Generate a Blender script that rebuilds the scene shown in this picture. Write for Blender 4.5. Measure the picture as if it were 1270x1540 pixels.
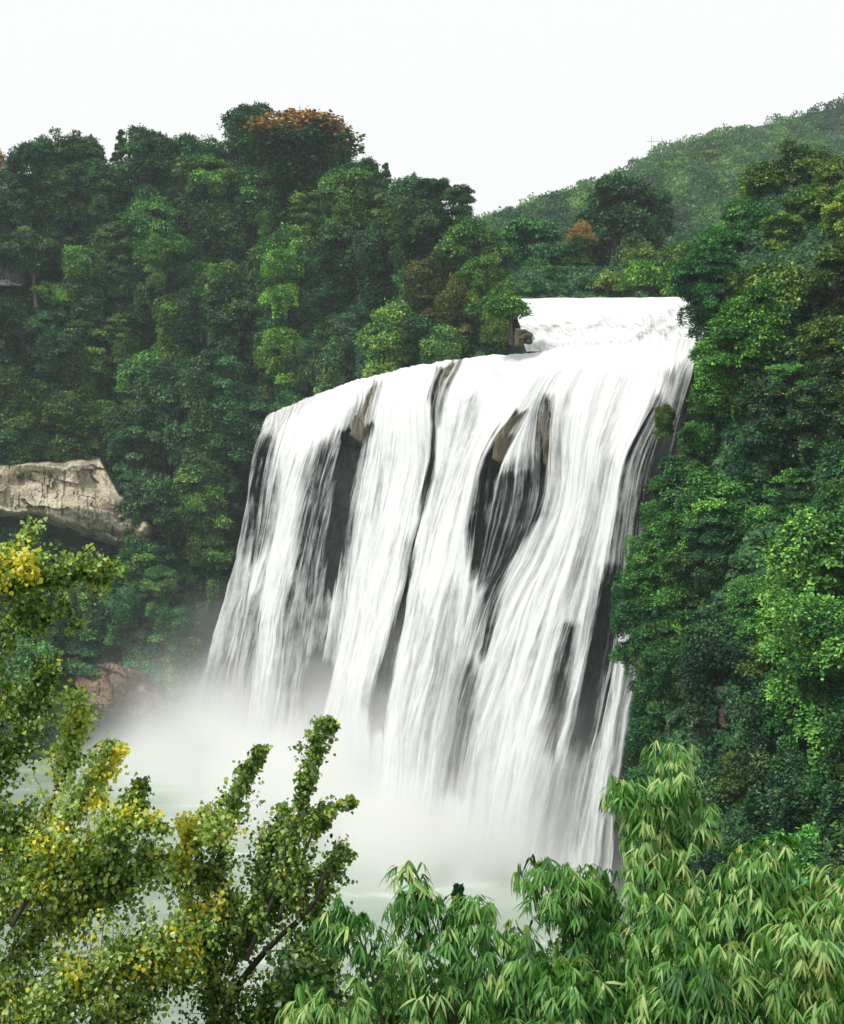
import bpy, math, random
import numpy as np
from mathutils import Vector

R = math.radians
sc = bpy.context.scene
for o in list(bpy.data.objects): bpy.data.objects.remove(o)
COL = sc.collection
W0, H0, F, CZ = 1270, 1540, 1700.0, 48.0      # photo pixels, focal length in them, camera height over the pool

# ------------------------------------------------------------------ camera
cam = bpy.data.cameras.new('camera'); cam_o = bpy.data.objects.new('camera', cam); COL.objects.link(cam_o)
cam_o.location = (0, 0, CZ); cam_o.rotation_euler = (R(90), 0, 0)
cam.sensor_fit = 'VERTICAL'; cam.angle = 2*math.atan(H0/2/F); cam.clip_start = 0.1; cam.clip_end = 8000
sc.camera = cam_o

# ------------------------------------------------------------------ sky and sun (bright overcast)
SUN_EL, SUN_AZ = R(52), R(-128)               # azimuth clockwise from +Y: behind the camera, to the left
w = bpy.data.worlds.new('World'); sc.world = w; w.use_nodes = True
nt = w.node_tree; nt.nodes.clear()
out = nt.nodes.new('ShaderNodeOutputWorld'); bg = nt.nodes.new('ShaderNodeBackground')
sky = nt.nodes.new('ShaderNodeTexSky'); sky.sky_type = 'NISHITA'; sky.sun_disc = False
sky.sun_elevation = SUN_EL; sky.sun_rotation = SUN_AZ
mul = nt.nodes.new('ShaderNodeMix'); mul.data_type = 'RGBA'; mul.blend_type = 'MIX'
mul.inputs['Factor'].default_value = 0.93      # cloud deck over the blue
nt.links.new(sky.outputs[0], mul.inputs['A'])
mul.inputs['B'].default_value = (10.75, 10.75, 10.6, 1)
nt.links.new(mul.outputs['Result'], bg.inputs['Color']); bg.inputs['Strength'].default_value = 0.1
nt.links.new(bg.outputs[0], out.inputs['Surface'])
sun = bpy.data.lights.new('sun', 'SUN'); sun.energy = 3.2; sun.angle = R(10); sun.color = (1.0, 0.965, 0.9)
sun_o = bpy.data.objects.new('sun', sun); COL.objects.link(sun_o)
sd = Vector((math.sin(SUN_AZ)*math.cos(SUN_EL), math.cos(SUN_AZ)*math.cos(SUN_EL), math.sin(SUN_EL)))
sun_o.rotation_euler = sd.to_track_quat('Z', 'Y').to_euler()
sc.view_settings.view_transform = 'Standard'; sc.view_settings.look = 'None'
sc.view_settings.exposure = 0.0; sc.view_settings.gamma = 1
sc.cycles.max_bounces = 8; sc.cycles.diffuse_bounces = 3; sc.cycles.glossy_bounces = 2
sc.cycles.transmission_bounces = 3; sc.cycles.transparent_max_bounces = 12; sc.cycles.volume_bounces = 7
sc.cycles.volume_max_steps = 128; sc.cycles.volume_step_rate = 1.0
sc.cycles.use_denoising = True; sc.cycles.caustics_reflective = False; sc.cycles.caustics_refractive = False

# ------------------------------------------------------------------ helpers
rng = np.random.default_rng(7); random.seed(7)
def at(px, py, D):
    return np.stack([(np.asarray(px, float)-W0/2)/F*D, np.asarray(D, float)+0*np.asarray(px, float), CZ-(np.asarray(py, float)-H0/2)/F*D], -1)
def hsh(ix, iy, iz, s):
    h = (ix*374761393 + iy*668265263 + iz*2147483647 + s*1274126177) & 0xffffffff
    h = ((h ^ (h >> 13))*1274126177) & 0xffffffff
    return ((h ^ (h >> 16)) & 0xffff)/65535.0
def vn(x, y, z=0.0, s=0):
    """value noise, 0..1"""
    x, y, z = np.broadcast_arrays(np.asarray(x, float), np.asarray(y, float), np.asarray(z, float))
    fx, fy, fz = np.floor(x), np.floor(y), np.floor(z)
    ix, iy, iz = fx.astype(np.int64), fy.astype(np.int64), fz.astype(np.int64)
    tx, ty, tz = x-fx, y-fy, z-fz
    tx, ty, tz = tx*tx*(3-2*tx), ty*ty*(3-2*ty), tz*tz*(3-2*tz)
    r = 0
    for a in (0, 1):
        for b in (0, 1):
            for c in (0, 1):
                r = r + hsh(ix+a, iy+b, iz+c, s)*(tx if a else 1-tx)*(ty if b else 1-ty)*(tz if c else 1-tz)
    return r
def fbm(x, y, z=0.0, s=0, o=4):
    r, a, t = 0, 1, 0
    for k in range(o):
        r = r + a*vn(x*2**k, y*2**k, z*2**k, s+k*17); t += a; a *= .5
    return r/t
def sstep(a, b, x):
    t = np.clip((x-a)/(b-a), 0, 1); return t*t*(3-2*t)
def props(o, label=None, cat=None, group=None, kind=None):
    if label: o['label'] = label
    if cat: o['category'] = cat
    if group: o['group'] = group
    if kind: o['kind'] = kind
    return o
def mesh_np(name, V, Q, mat=None, attrs=None, smooth=True):
    me = bpy.data.meshes.new(name); V = np.asarray(V, np.float32).reshape(-1, 3); Q = np.asarray(Q, np.int32)
    k = Q.shape[1]; n = len(Q)
    me.vertices.add(len(V)); me.vertices.foreach_set('co', V.ravel())
    me.loops.add(n*k); me.loops.foreach_set('vertex_index', Q.ravel())
    me.polygons.add(n); me.polygons.foreach_set('loop_start', np.arange(0, n*k, k, dtype=np.int32))
    try: me.polygons.foreach_set('loop_total', np.full(n, k, np.int32))
    except Exception: pass
    me.polygons.foreach_set('use_smooth', np.full(n, smooth))
    for an, (dom, val) in (attrs or {}).items():
        a = me.attributes.new(an, 'FLOAT', dom); a.data.foreach_set('value', np.asarray(val, np.float32).ravel())
    me.update(calc_edges=True); me.validate()
    if mat: me.materials.append(mat)
    return me
def obj(name, me, parent=None, loc=None):
    o = bpy.data.objects.new(name, me); COL.objects.link(o)
    if parent is not None: o.parent = parent
    if loc is not None: o.location = loc
    return o
def grid_q(nr, nc):
    i = np.arange(nr*nc).reshape(nr, nc)
    return np.stack([i[:-1, :-1], i[1:, :-1], i[1:, 1:], i[:-1, 1:]], -1).reshape(-1, 4)
def norm(v): return v/np.maximum(np.linalg.norm(v, axis=-1, keepdims=True), 1e-9)
def tube(path, rad, nseg=7):
    P = np.asarray(path, float); rad = np.broadcast_to(np.asarray(rad, float), (len(P),))
    T = norm(np.gradient(P, axis=0)); up = np.array([.31, .87, .38])
    A = norm(np.cross(T, up)); B = np.cross(T, A); th = np.linspace(0, 2*np.pi, nseg, endpoint=False)
    V = P[:, None]+rad[:, None, None]*(np.cos(th)[None, :, None]*A[:, None]+np.sin(th)[None, :, None]*B[:, None])
    q = []
    for i in range(len(P)-1):
        for j in range(nseg):
            k = (j+1) % nseg; q.append((i*nseg+j, i*nseg+k, (i+1)*nseg+k, (i+1)*nseg+j))
    q.append((0, 2, 4, 6) if nseg >= 7 else (0, 1, 2, 3))
    e = (len(P)-1)*nseg; q.append((e, e+2, e+4, e+6) if nseg >= 7 else (e, e+1, e+2, e+3))
    return V.reshape(-1, 3), np.array(q)
def join(parts):
    V, Q, o = [], [], 0
    for v, q in parts:
        V.append(v); Q.append(np.asarray(q)+o); o += len(v)
    return np.concatenate(V), np.concatenate(Q)
def smoothpath(pts, n):
    P = np.asarray(pts, float)
    if len(P) == 2: P = np.array([P[0], (P[0]+P[1])/2, P[1]])
    E = np.concatenate([[2*P[0]-P[1]], P, [2*P[-1]-P[-2]]]); t = np.linspace(0, len(P)-1-1e-6, n); i = t.astype(int); f = (t-i)[:, None]
    a, b, c, d = E[i], E[i+1], E[i+2], E[i+3]
    return .5*(2*b+(c-a)*f+(2*a-5*b+4*c-d)*f*f+(3*b-a-3*c+d)*f**3)

# leaf scattering: template = (verts (k,3): along, side, normal), quads
def T_far(): return np.array([(0, 0, 0), (.5, .38, -.06), (1, 0, -.18), (.45, -.38, -.06)]), np.array([(0, 1, 2, 3)])
def T_round():
    V = [(0, 0, 0), (.45, 0, -.03), (1, 0, -.1)]
    for s in (1, -1): V += [(.12, .42*s, .1), (.42, .5*s, .13), (.78, .2*s, .02)]
    return np.array(V), np.array([(0, 3, 4, 1), (1, 4, 5, 2), (0, 1, 7, 6), (1, 2, 8, 7)])
def T_lance():
    V = []
    for t, wd in ((0, .004), (.14, .05), (.4, .074), (.72, .046), (1, .002)):
        z = -.30*t**2
        V += [(t, 0, z), (t, wd, z+wd*.35), (t, -wd, z+wd*.35)]
    q = []
    for i in range(4):
        a, b = i*3, i*3+3; q += [(a, a+1, b+1, b), (a, b, b+2, a+2)]
    return np.array(V), np.array(q)
def leaves(T, P, D, N, S, jit=None):
    TV, TQ = T; n, k = len(P), len(TV)
    D = norm(D); Sd = norm(np.cross(D, N)); Nn = np.cross(Sd, D)
    S = np.broadcast_to(np.asarray(S, float), (n,))[:, None, None]
    V = P[:, None]+S*(TV[None, :, 0:1]*D[:, None]+TV[None, :, 1:2]*Sd[:, None]+TV[None, :, 2:3]*Nn[:, None])
    Q = TQ[None]+(np.arange(n)*k)[:, None, None]
    return V.reshape(-1, 3), Q.reshape(-1, TQ.shape[1])
def rdir(n, r=rng): return norm(r.normal(size=(n, 3)))

# ------------------------------------------------------------------ materials
def newmat(name):
    m = bpy.data.materials.new(name); m.use_nodes = True; m.node_tree.nodes.clear()
    return m, m.node_tree.nodes, m.node_tree.links
def nd(N, t, **kw):
    n = N.new(t)
    for k, v in kw.items(): setattr(n, k, v)
    return n
def math_(N, L, op, a, b=None, clamp=False):
    n = N.new('ShaderNodeMath'); n.operation = op; n.use_clamp = clamp
    for i, x in enumerate((a, b)):
        if x is None: continue
        if isinstance(x, (int, float)): n.inputs[i].default_value = x
        else: L.new(x, n.inputs[i])
    return n.outputs[0]
def ramp(N, L, fac, stops):
    r = N.new('ShaderNodeValToRGB'); el = r.color_ramp.elements
    while len(el) < len(stops): el.new(.5)
    for e, (p, c) in zip(el, stops): e.position = p; e.color = (*c, 1)
    L.new(fac, r.inputs[0]); return r.outputs[0]
def leafmat(name, stops, trans=.14, rough=.55, gloss=.012, tint=True, tip=None):
    """leaf colour runs over the stops by a per-leaf random value, tinted per tree by the object's colour"""
    m, N, L = newmat(name)
    a = nd(N, 'ShaderNodeAttribute', attribute_name='rnd')
    c = ramp(N, L, a.outputs['Fac'], stops)
    if tint:
        oi = N.new('ShaderNodeObjectInfo'); mx = nd(N, 'ShaderNodeMix', data_type='RGBA', blend_type='MULTIPLY'); mx.inputs['Factor'].default_value = 1
        L.new(c, mx.inputs['A']); L.new(oi.outputs['Color'], mx.inputs['B']); c = mx.outputs['Result']
    if tip:   # blossom or turned leaves on some lobes
        b = nd(N, 'ShaderNodeAttribute', attribute_name='tip'); t = nd(N, 'ShaderNodeMix', data_type='RGBA')
        L.new(b.outputs['Fac'], t.inputs['Factor']); L.new(c, t.inputs['A']); L.new(ramp(N, L, a.outputs['Fac'], tip), t.inputs['B']); c = t.outputs['Result']
    d = N.new('ShaderNodeBsdfDiffuse'); tr = N.new('ShaderNodeBsdfTranslucent'); g = N.new('ShaderNodeBsdfGlossy')
    g.inputs['Roughness'].default_value = rough; g.inputs['Color'].default_value = (.9, .95, 1, 1)
    L.new(c, d.inputs[0])
    y = nd(N, 'ShaderNodeMix', data_type='RGBA', blend_type='MULTIPLY'); y.inputs['Factor'].default_value = 1; y.inputs['B'].default_value = (1.15, 1.2, .55, 1)
    L.new(c, y.inputs['A']); L.new(y.outputs['Result'], tr.inputs[0])
    m1 = N.new('ShaderNodeMixShader'); m1.inputs[0].default_value = trans; L.new(d.outputs[0], m1.inputs[1]); L.new(tr.outputs[0], m1.inputs[2])
    m2 = N.new('ShaderNodeMixShader'); m2.inputs[0].default_value = gloss; L.new(m1.outputs[0], m2.inputs[1]); L.new(g.outputs[0], m2.inputs[2])
    o = N.new('ShaderNodeOutputMaterial'); L.new(m2.outputs[0], o.inputs[0]); return m
def rockmat(name, stops, scale=.12, bump=.6, rough=.8, strata=True, stain=(.03, .028, .025)):
    m, N, L = newmat(name); g = N.new('ShaderNodeNewGeometry')
    mp = N.new('ShaderNodeMapping'); mp.inputs['Scale'].default_value = (scale, scale, scale*(2.2 if strata else 1)); L.new(g.outputs['Position'], mp.inputs[0])
    n1 = nd(N, 'ShaderNodeTexNoise'); n1.inputs['Scale'].default_value = 1; n1.inputs['Detail'].default_value = 9; n1.inputs['Roughness'].default_value = .68; L.new(mp.outputs[0], n1.inputs[0])
    c = ramp(N, L, n1.outputs[0], stops)
    mp2 = N.new('ShaderNodeMapping'); mp2.inputs['Scale'].default_value = (scale*6, scale*6, scale*.5); L.new(g.outputs['Position'], mp2.inputs[0])
    n2 = nd(N, 'ShaderNodeTexNoise'); n2.inputs['Scale'].default_value = 1; n2.inputs['Detail'].default_value = 5; L.new(mp2.outputs[0], n2.inputs[0])
    st = nd(N, 'ShaderNodeMix', data_type='RGBA'); st.inputs['B'].default_value = (*stain, 1); L.new(c, st.inputs['A'])
    L.new(math_(N, L, 'MULTIPLY', math_(N, L, 'SUBTRACT', n2.outputs[0], .5, False), 5, True), st.inputs['Factor'])
    b = N.new('ShaderNodeBump'); b.inputs['Strength'].default_value = bump; b.inputs['Distance'].default_value = 1.0; L.new(n1.outputs[0], b.inputs['Height'])
    p = N.new('ShaderNodeBsdfPrincipled'); p.inputs['Roughness'].default_value = rough; L.new(st.outputs['Result'], p.inputs['Base Color']); L.new(b.outputs[0], p.inputs['Normal'])
    o = N.new('ShaderNodeOutputMaterial'); L.new(p.outputs[0], o.inputs[0]); return m

M_soil = rockmat('jungle_floor', [(.3, (.012, .03, .014)), (.55, (.02, .05, .02)), (.75, (.03, .06, .025))], .25, .8)
M_leaf = leafmat('jungle_leaves', [(0, (.012, .05, .03)), (.35, (.056, .145, .068)), (.7, (.13, .27, .095)), (1, (.29, .44, .15))], tip=[(0, (.32, .14, .045)), (1, (.68, .42, .15))])
M_far = leafmat('far_forest_leaves', [(0, (.03, .10, .05)), (.45, (.09, .22, .08)), (1, (.24, .40, .12))], tint=False)
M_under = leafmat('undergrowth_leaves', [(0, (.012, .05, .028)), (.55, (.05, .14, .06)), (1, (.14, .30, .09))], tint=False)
M_bark = rockmat('bark', [(.3, (.05, .04, .03)), (.7, (.14, .12, .10))], 1.5, .5, strata=False)
M_twig = rockmat('twig_bark', [(.3, (.03, .022, .016)), (.7, (.09, .07, .05))], 8, .3, strata=False)
M_poplar = leafmat('poplar_leaves', [(0, (.03, .085, .015)), (.35, (.11, .23, .03)), (.62, (.29, .45, .07)), (1, (.62, .76, .27))], trans=.42, rough=.4, gloss=.04, tint=False, tip=[(0, (.48, .44, .03)), (.6, (.78, .70, .05)), (1, (.90, .84, .12))])
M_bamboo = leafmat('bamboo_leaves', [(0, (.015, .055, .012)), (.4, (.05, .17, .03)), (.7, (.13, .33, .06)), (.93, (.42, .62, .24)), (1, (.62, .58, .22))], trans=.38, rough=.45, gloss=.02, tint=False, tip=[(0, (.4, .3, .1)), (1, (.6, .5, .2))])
M_culm = rockmat('bamboo_culm', [(.3, (.09, .12, .03)), (.7, (.18, .2, .06))], 3, .1, .4, strata=False)
M_pale = rockmat('pale_limestone', [(.3, (.12, .10, .08)), (.42, (.32, .28, .20)), (.55, (.52, .46, .33)), (.8, (.64, .58, .46))], .3, .45, stain=(.14, .125, .11))
M_grey = rockmat('grey_limestone', [(.3, (.05, .055, .055)), (.55, (.14, .15, .14)), (.75, (.24, .24, .22))], .22, 1.0)
M_ochre = rockmat('mossy_ochre_rock', [(.3, (.03, .03, .015)), (.5, (.10, .09, .04)), (.7, (.2, .17, .07))], .5, .8)
M_rust = rockmat('rusty_shaded_rock', [(.3, (.03, .02, .014)), (.5, (.10, .065, .04)), (.7, (.17, .11, .07))], .3, 1.0)
M_brown = rockmat('brown_limestone', [(.3, (.08, .055, .035)), (.5, (.24, .16, .10)), (.7, (.36, .27, .19))], .3, 1.0)

# wet cliff behind the water: algae-brown travertine near the lip, black wet rock below
m, N, L = newmat('wet_cliff_rock'); g = N.new('ShaderNodeNewGeometry'); av = nd(N, 'ShaderNodeAttribute', attribute_name='algae')
mp = N.new('ShaderNodeMapping'); mp.inputs['Scale'].default_value = (.5, .5, .12); L.new(g.outputs['Position'], mp.inputs[0])
n1 = N.new('ShaderNodeTexNoise'); n1.inputs['Scale'].default_value = 1.4; n1.inputs['Detail'].default_value = 8; n1.inputs['Roughness'].default_value = .65; L.new(mp.outputs[0], n1.inputs[0])
ca = ramp(N, L, n1.outputs[0], [(.3, (.003, .005, .004)), (.55, (.009, .014, .012)), (.75, (.022, .032, .026))])
cb = ramp(N, L, n1.outputs[0], [(.35, (.03, .028, .018)), (.5, (.11, .092, .055)), (.68, (.22, .19, .12))])
mx = nd(N, 'ShaderNodeMix', data_type='RGBA'); L.new(av.outputs['Fac'], mx.inputs['Factor']); L.new(ca, mx.inputs['A']); L.new(cb, mx.inputs['B'])
b = N.new('ShaderNodeBump'); b.inputs['Strength'].default_value = .7; b.inputs['Distance'].default_value = 1.2; L.new(n1.outputs[0], b.inputs['Height'])
p = N.new('ShaderNodeBsdfPrincipled'); p.inputs['Roughness'].default_value = .55; p.inputs['Specular IOR Level'].default_value = .22; L.new(mx.outputs['Result'], p.inputs['Base Color']); L.new(b.outputs[0], p.inputs['Normal'])
o = N.new('ShaderNodeOutputMaterial'); L.new(p.outputs[0], o.inputs[0]); M_cliff = m

# falling white water: coverage comes from the stream's own density, broken into strands along the flow (UV: across, down)
def watermat(name, fu, fv, col=(.87, .89, .89), soft=1.0):
    m, N, L = newmat(name); uv = nd(N, 'ShaderNodeUVMap', uv_map='flow'); dn = nd(N, 'ShaderNodeAttribute', attribute_name='dens')
    def nz(su, sv, det, rg, dist=0):
        mp = N.new('ShaderNodeMapping'); mp.inputs['Scale'].default_value = (su, sv, 1); L.new(uv.outputs[0], mp.inputs[0])
        n = N.new('ShaderNodeTexNoise'); n.noise_dimensions = '2D'; n.inputs['Scale'].default_value = 1; n.inputs['Detail'].default_value = det; n.inputs['Roughness'].default_value = rg; n.inputs['Distortion'].default_value = dist
        L.new(mp.outputs[0], n.inputs[0]); return n.outputs[0]
    a = nz(fu, fv, 5, .7); b2 = nz(fu*1.6, fv*7, 4, .6, .3); c2 = nz(fu*.4, fv*5, 4, .6)
    s = math_(N, L, 'ADD', math_(N, L, 'MULTIPLY', a, .7), math_(N, L, 'ADD', math_(N, L, 'MULTIPLY', b2, .12), math_(N, L, 'MULTIPLY', c2, .18)))
    # alpha = clamp((density*1.0 + (s-.5)*k) ...)
    sk = math_(N, L, 'MULTIPLY', math_(N, L, 'SUBTRACT', s, .5), 2.35)
    al = math_(N, L, 'ADD', math_(N, L, 'MULTIPLY', math_(N, L, 'SUBTRACT', dn.outputs['Fac'], .42), 1.75*soft), sk)
    al = math_(N, L, 'ADD', al, .40, True)
    cap = math_(N, L, 'MULTIPLY', dn.outputs['Fac'], 6, True)     # nothing where no water runs
    al = math_(N, L, 'MULTIPLY', al, cap, True)
    bm = N.new('ShaderNodeBump'); bm.inputs['Strength'].default_value = .5; bm.inputs['Distance'].default_value = 1.6; L.new(s, bm.inputs['Height'])
    d = N.new('ShaderNodeBsdfDiffuse'); d.inputs[0].default_value = (*col, 1); L.new(bm.outputs[0], d.inputs['Normal'])
    t = N.new('ShaderNodeBsdfTranslucent'); t.inputs[0].default_value = (.85, .93, .93, 1)
    mm = N.new('ShaderNodeMixShader'); mm.inputs[0].default_value = .15; L.new(d.outputs[0], mm.inputs[1]); L.new(t.outputs[0], mm.inputs[2])
    tp = N.new('ShaderNodeBsdfTransparent'); f = N.new('ShaderNodeMixShader'); L.new(al, f.inputs[0]); L.new(tp.outputs[0], f.inputs[1]); L.new(mm.outputs[0], f.inputs[2])
    o = N.new('ShaderNodeOutputMaterial'); L.new(f.outputs[0], o.inputs[0]); return m
M_fall = watermat('falling_water', 24, .62)
M_casc = watermat('cascade_water', 11, 1.5)

m, N, L = newmat('pool_water'); g = N.new('ShaderNodeNewGeometry')
mp = N.new('ShaderNodeMapping'); mp.inputs['Scale'].default_value = (.35, .9, 1); L.new(g.outputs['Position'], mp.inputs[0])
n1 = N.new('ShaderNodeTexNoise'); n1.inputs['Scale'].default_value = 1; n1.inputs['Detail'].default_value = 6; L.new(mp.outputs[0], n1.inputs[0])
n2 = N.new('ShaderNodeTexNoise'); n2.inputs['Scale'].default_value = .12; n2.inputs['Detail'].default_value = 6; n2.inputs['Distortion'].default_value = 1.2; L.new(mp.outputs[0], n2.inputs[0])
b = N.new('ShaderNodeBump'); b.inputs['Strength'].default_value = .5; b.inputs['Distance'].default_value = .3; L.new(n1.outputs[0], b.inputs['Height'])
p = N.new('ShaderNodeBsdfPrincipled'); p.inputs['Roughness'].default_value = .22
L.new(ramp(N, L, n2.outputs[0], [(.4, (.26, .34, .27)), (.6, (.34, .42, .34)), (.7, (.6, .66, .6))]), p.inputs['Base Color']); L.new(b.outputs[0], p.inputs['Normal'])
o = N.new('ShaderNodeOutputMaterial'); L.new(p.outputs[0], o.inputs[0]); M_pool = m

# ------------------------------------------------------------------ plan geometry of the falls
PL, PR = np.array([-34.6, 243.0]), np.array([40.0, 157.0])
def Dlip(px):
    t = (np.asarray(px, float)-W0/2)/F; d = PR-PL
    s = (t*PL[1]-PL[0])/(d[0]-t*d[1]); return PL[1]+s*d[1]
curves = [
 [(399,625),(378,690),(364,800),(346,880),(316,980),(290,1080),(262,1160)],
 [(488,588),(462,680),(440,760),(420,850),(400,950),(388,1050),(378,1190)],
 [(568,563),(540,670),(522,750),(500,880),(483,1000),(468,1100),(458,1240)],
 [(672,543),(655,610),(652,690),(632,770),(608,870),(582,980),(562,1080),(548,1260)],
 [(832,526),(783,620),(742,690),(726,770),(705,890),(682,1000),(655,1120),(636,1290)],
 [(888,518),(838,600),(828,740),(795,830),(758,900),(725,1000),(695,1110),(668,1320)],
 [(1008,512),(985,600),(940,690),(918,800),(895,940),(865,1080),(835,1200),(815,1340)],
 [(1066,508),(1050,560),(1020,660),(1000,760),(985,900),(968,1030),(950,1160),(928,1340)],
]
NU, NV, NBACK = 560, 620, 12
NK = 60
vk = np.linspace(0, 1, NK)
CP = np.zeros((len(curves), NK, 3))
def outw(v): return 21*(1-(1-v)**1.5)
for i, c in enumerate(curves):
    c = np.array(c, float); D0 = float(Dlip(c[0, 0]))
    Db = D0-0.72*outw(1.0); pyb = H0/2+(CZ+1.0)/Db*F
    py = c[0, 1]+(pyb-c[0, 1])*vk**1.12
    sp = smoothpath(c, 200); px = np.interp(py, sp[:, 1], sp[:, 0], right=None)
    sl = (c[-1, 0]-c[-2, 0])/(c[-1, 1]-c[-2, 1]); px = np.where(py > c[-1, 1], c[-1, 0]+(py-c[-1, 1])*sl, px)
    D = D0+5-5*(1-np.exp(-vk/.035))-0.72*outw(vk)
    CP[i] = np.stack([px, py, D], -1)
us = np.linspace(0, 7, NU)
E = np.concatenate([[2*CP[0]-CP[1]], CP, [2*CP[-1]-CP[-2]]])
ii = np.minimum(us.astype(int), 6); f = (us-ii)[:, None, None]
a, b, c, d = E[ii], E[ii+1], E[ii+2], E[ii+3]
G = .5*(2*b+(c-a)*f+(2*a-5*b+4*c-d)*f*f+(3*b-a-3*c+d)*f**3)       # NU, NK, 3
vs = np.linspace(0, 1, NV)
GG = np.stack([np.stack([np.interp(vs, vk, G[j, :, k]) for j in range(NU)]) for k in range(3)], -1)   # NU NV 3
PXg, PYg, DG = GG[..., 0], GG[..., 1], GG[..., 2]
Ug, Vg = np.meshgrid(us, vs, indexing='ij')

def sdpoly(px, py, poly):
    """signed distance (pixels) to a polygon, negative inside"""
    P = np.array(poly, float); d = np.full(px.shape, 1e9); ins = np.zeros(px.shape, bool)
    for k in range(len(P)):
        a, b = P[k], P[(k+1) % len(P)]; e = b-a
        t = np.clip(((px-a[0])*e[0]+(py-a[1])*e[1])/max(e@e, 1e-9), 0, 1)
        d = np.minimum(d, np.hypot(px-a[0]-t*e[0], py-a[1]-t*e[1]))
        if a[1] != b[1]:
            c = ((a[1] > py) != (b[1] > py)) & (px < (b[0]-a[0])*(py-a[1])/(b[1]-a[1])+a[0]); ins ^= c
    return np.where(ins, -d, d)
# openings in the curtain: (polygon, density inside, edge softness px)
gaps = [
 ([(566,572),(572,580),(560,612),(545,655),(520,655),(508,655),(530,615)], .27, 9),
 ([(555,640),(545,660),(528,735),(519,800),(503,870),(492,905),(484,880),(490,800),(497,740),(503,690),(510,652),(530,645)], .0, 5),
 ([(500,665),(497,740),(490,800),(484,880),(478,930),(455,900),(450,800),(462,720),(480,670)], .26, 9),
 ([(410,660),(403,720),(402,800),(392,825),(376,835),(378,760),(386,690),(400,650)], .36, 8),
 ([(424,625),(418,680),(412,760),(408,820),(402,820),(404,740),(408,670),(416,630)], .45, 6),
 ([(440,880),(470,930),(485,970),(480,1050),(470,1110),(430,1110),(430,1000),(435,930)], .36, 10),
 ([(470,990),(490,1010),(482,1070),(468,1100),(462,1050)], .1, 7),
 ([(380,900),(392,930),(382,1000),(370,1090),(345,1090),(350,1000),(365,930)], .34, 10),
 ([(340,1000),(350,1030),(338,1070),(318,1090),(325,1030)], .32, 8),
 ([(399,612),(430,604),(470,585),(478,598),(440,636),(410,662),(398,660)], .6, 8),
 ([(662,552),(676,550),(664,590),(661,640),(655,720),(640,760),(626,800),(632,730),(650,680),(655,640),(652,600)], .16, 4),
 ([(672,545),(700,540),(690,575),(676,600),(666,640),(662,620),(664,580)], .42, 5),
 ([(655,690),(658,720),(640,765),(622,772),(628,740),(642,705)], .22, 5),
 ([(628,775),(620,810),(618,860),(604,900),(592,950),(580,1000),(566,1050),(559,1100),(553,1060),(566,1000),(580,945),(596,880),(606,820)], .16, 6),
 ([(784,618),(790,618),(770,650),(754,690),(740,720),(731,760),(728,800),(724,860),(712,870),(714,800),(724,730),(735,690),(752,655)], .1, 5),
 ([(826,594),(835,600),(833,680),(828,740),(822,776),(800,800),(776,830),(752,870),(735,890),(722,870),(728,800),(740,760),(752,720),(770,712),(800,706),(812,680),(810,630),(816,606)], .22, 7),
 ([(790,690),(808,690),(800,725),(770,740),(756,715)], .42, 8),
 ([(740,760),(760,800),(757,850),(735,880),(726,850),(730,790)], .42, 8),
 ([(808,775),(800,800),(772,845),(755,890),(742,940),(730,990),(726,970),(738,900),(758,850),(785,805)], .2, 5),
 ([(706,1000),(712,1020),(708,1080),(702,1140),(694,1190),(676,1185),(680,1100),(690,1030)], .24, 8),
 ([(682,870),(690,900),(676,990),(664,1080),(650,1150),(648,1100),(662,1000),(672,920)], .52, 8),
 ([(640,900),(650,930),(640,1000),(625,1080),(610,1140),(615,1050),(630,960)], .62, 8),
 ([(985,595),(1010,600),(1015,660),(1005,720),(985,780),(960,860),(945,930),(925,960),(905,1000),(900,960),(915,880),(928,790),(940,720),(952,665),(970,620)], .29, 8),
 ([(1000,560),(1040,540),(1050,600),(1020,680),(1000,640)], .42, 10),
 ([(915,860),(925,900),(905,980),(890,1050),(880,1120),(868,1150),(862,1110),(872,1040),(885,960),(900,890)], .12, 7),
 ([(900,980),(925,960),(915,1050),(900,1120),(885,1130),(880,1080)], .3, 7),
 ([(848,940),(858,945),(846,1010),(838,1080),(826,1150),(818,1130),(826,1060),(836,990)], .25, 6),
 ([(878,1120),(890,1130),(882,1200),(868,1260),(852,1270),(858,1200),(866,1150)], .34, 8),
 ([(828,1150),(836,1160),(832,1240),(820,1280),(808,1260),(816,1190)], .38, 8),
 ([(845,680),(852,690),(820,800),(800,860),(806,800),(830,720)], .62, 8),
 ([(905,690),(914,700),(890,800),(868,900),(850,960),(856,900),(880,790)], .55, 9),
 ([(930,560),(940,560),(925,620),(905,690),(903,660),(918,600)], .66, 7),
 ([(700,600),(710,600),(695,680),(680,760),(660,800),(668,740),(686,660)], .62, 8),
 ([(760,570),(770,572),(745,640),(735,640)], .7, 8),
]
wob = (fbm(Ug*9, Vg*5, 0, 3)-.5)*16
PXw, PYw = PXg+wob, PYg+(fbm(Ug*30, Vg*3, 0, 5)-.5)*26
base = .86+.26*(fbm(Ug*3.2, Vg*1.2, 0, 11)-.45)
base = base - .12*sstep(.3, .8, Vg)*(fbm(Ug*2.2, Vg*2, 0, 12))
base += .25*np.exp(-Vg/.1)
st1 = sstep(.50, .74, fbm(Ug*7+fbm(Ug*2, Vg*3, 0, 16), Vg*1.5, 0, 13, 3)); st2 = sstep(.5, .8, fbm(Ug*21, Vg*2.6, 0, 14, 3)); st3 = sstep(.5, .8, fbm(Ug*48, Vg*3.4, 0, 15, 2))
base = base-(.22*st1+.13*st2+.08*st3)*sstep(.06, .25, Vg)-.10*st3
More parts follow.
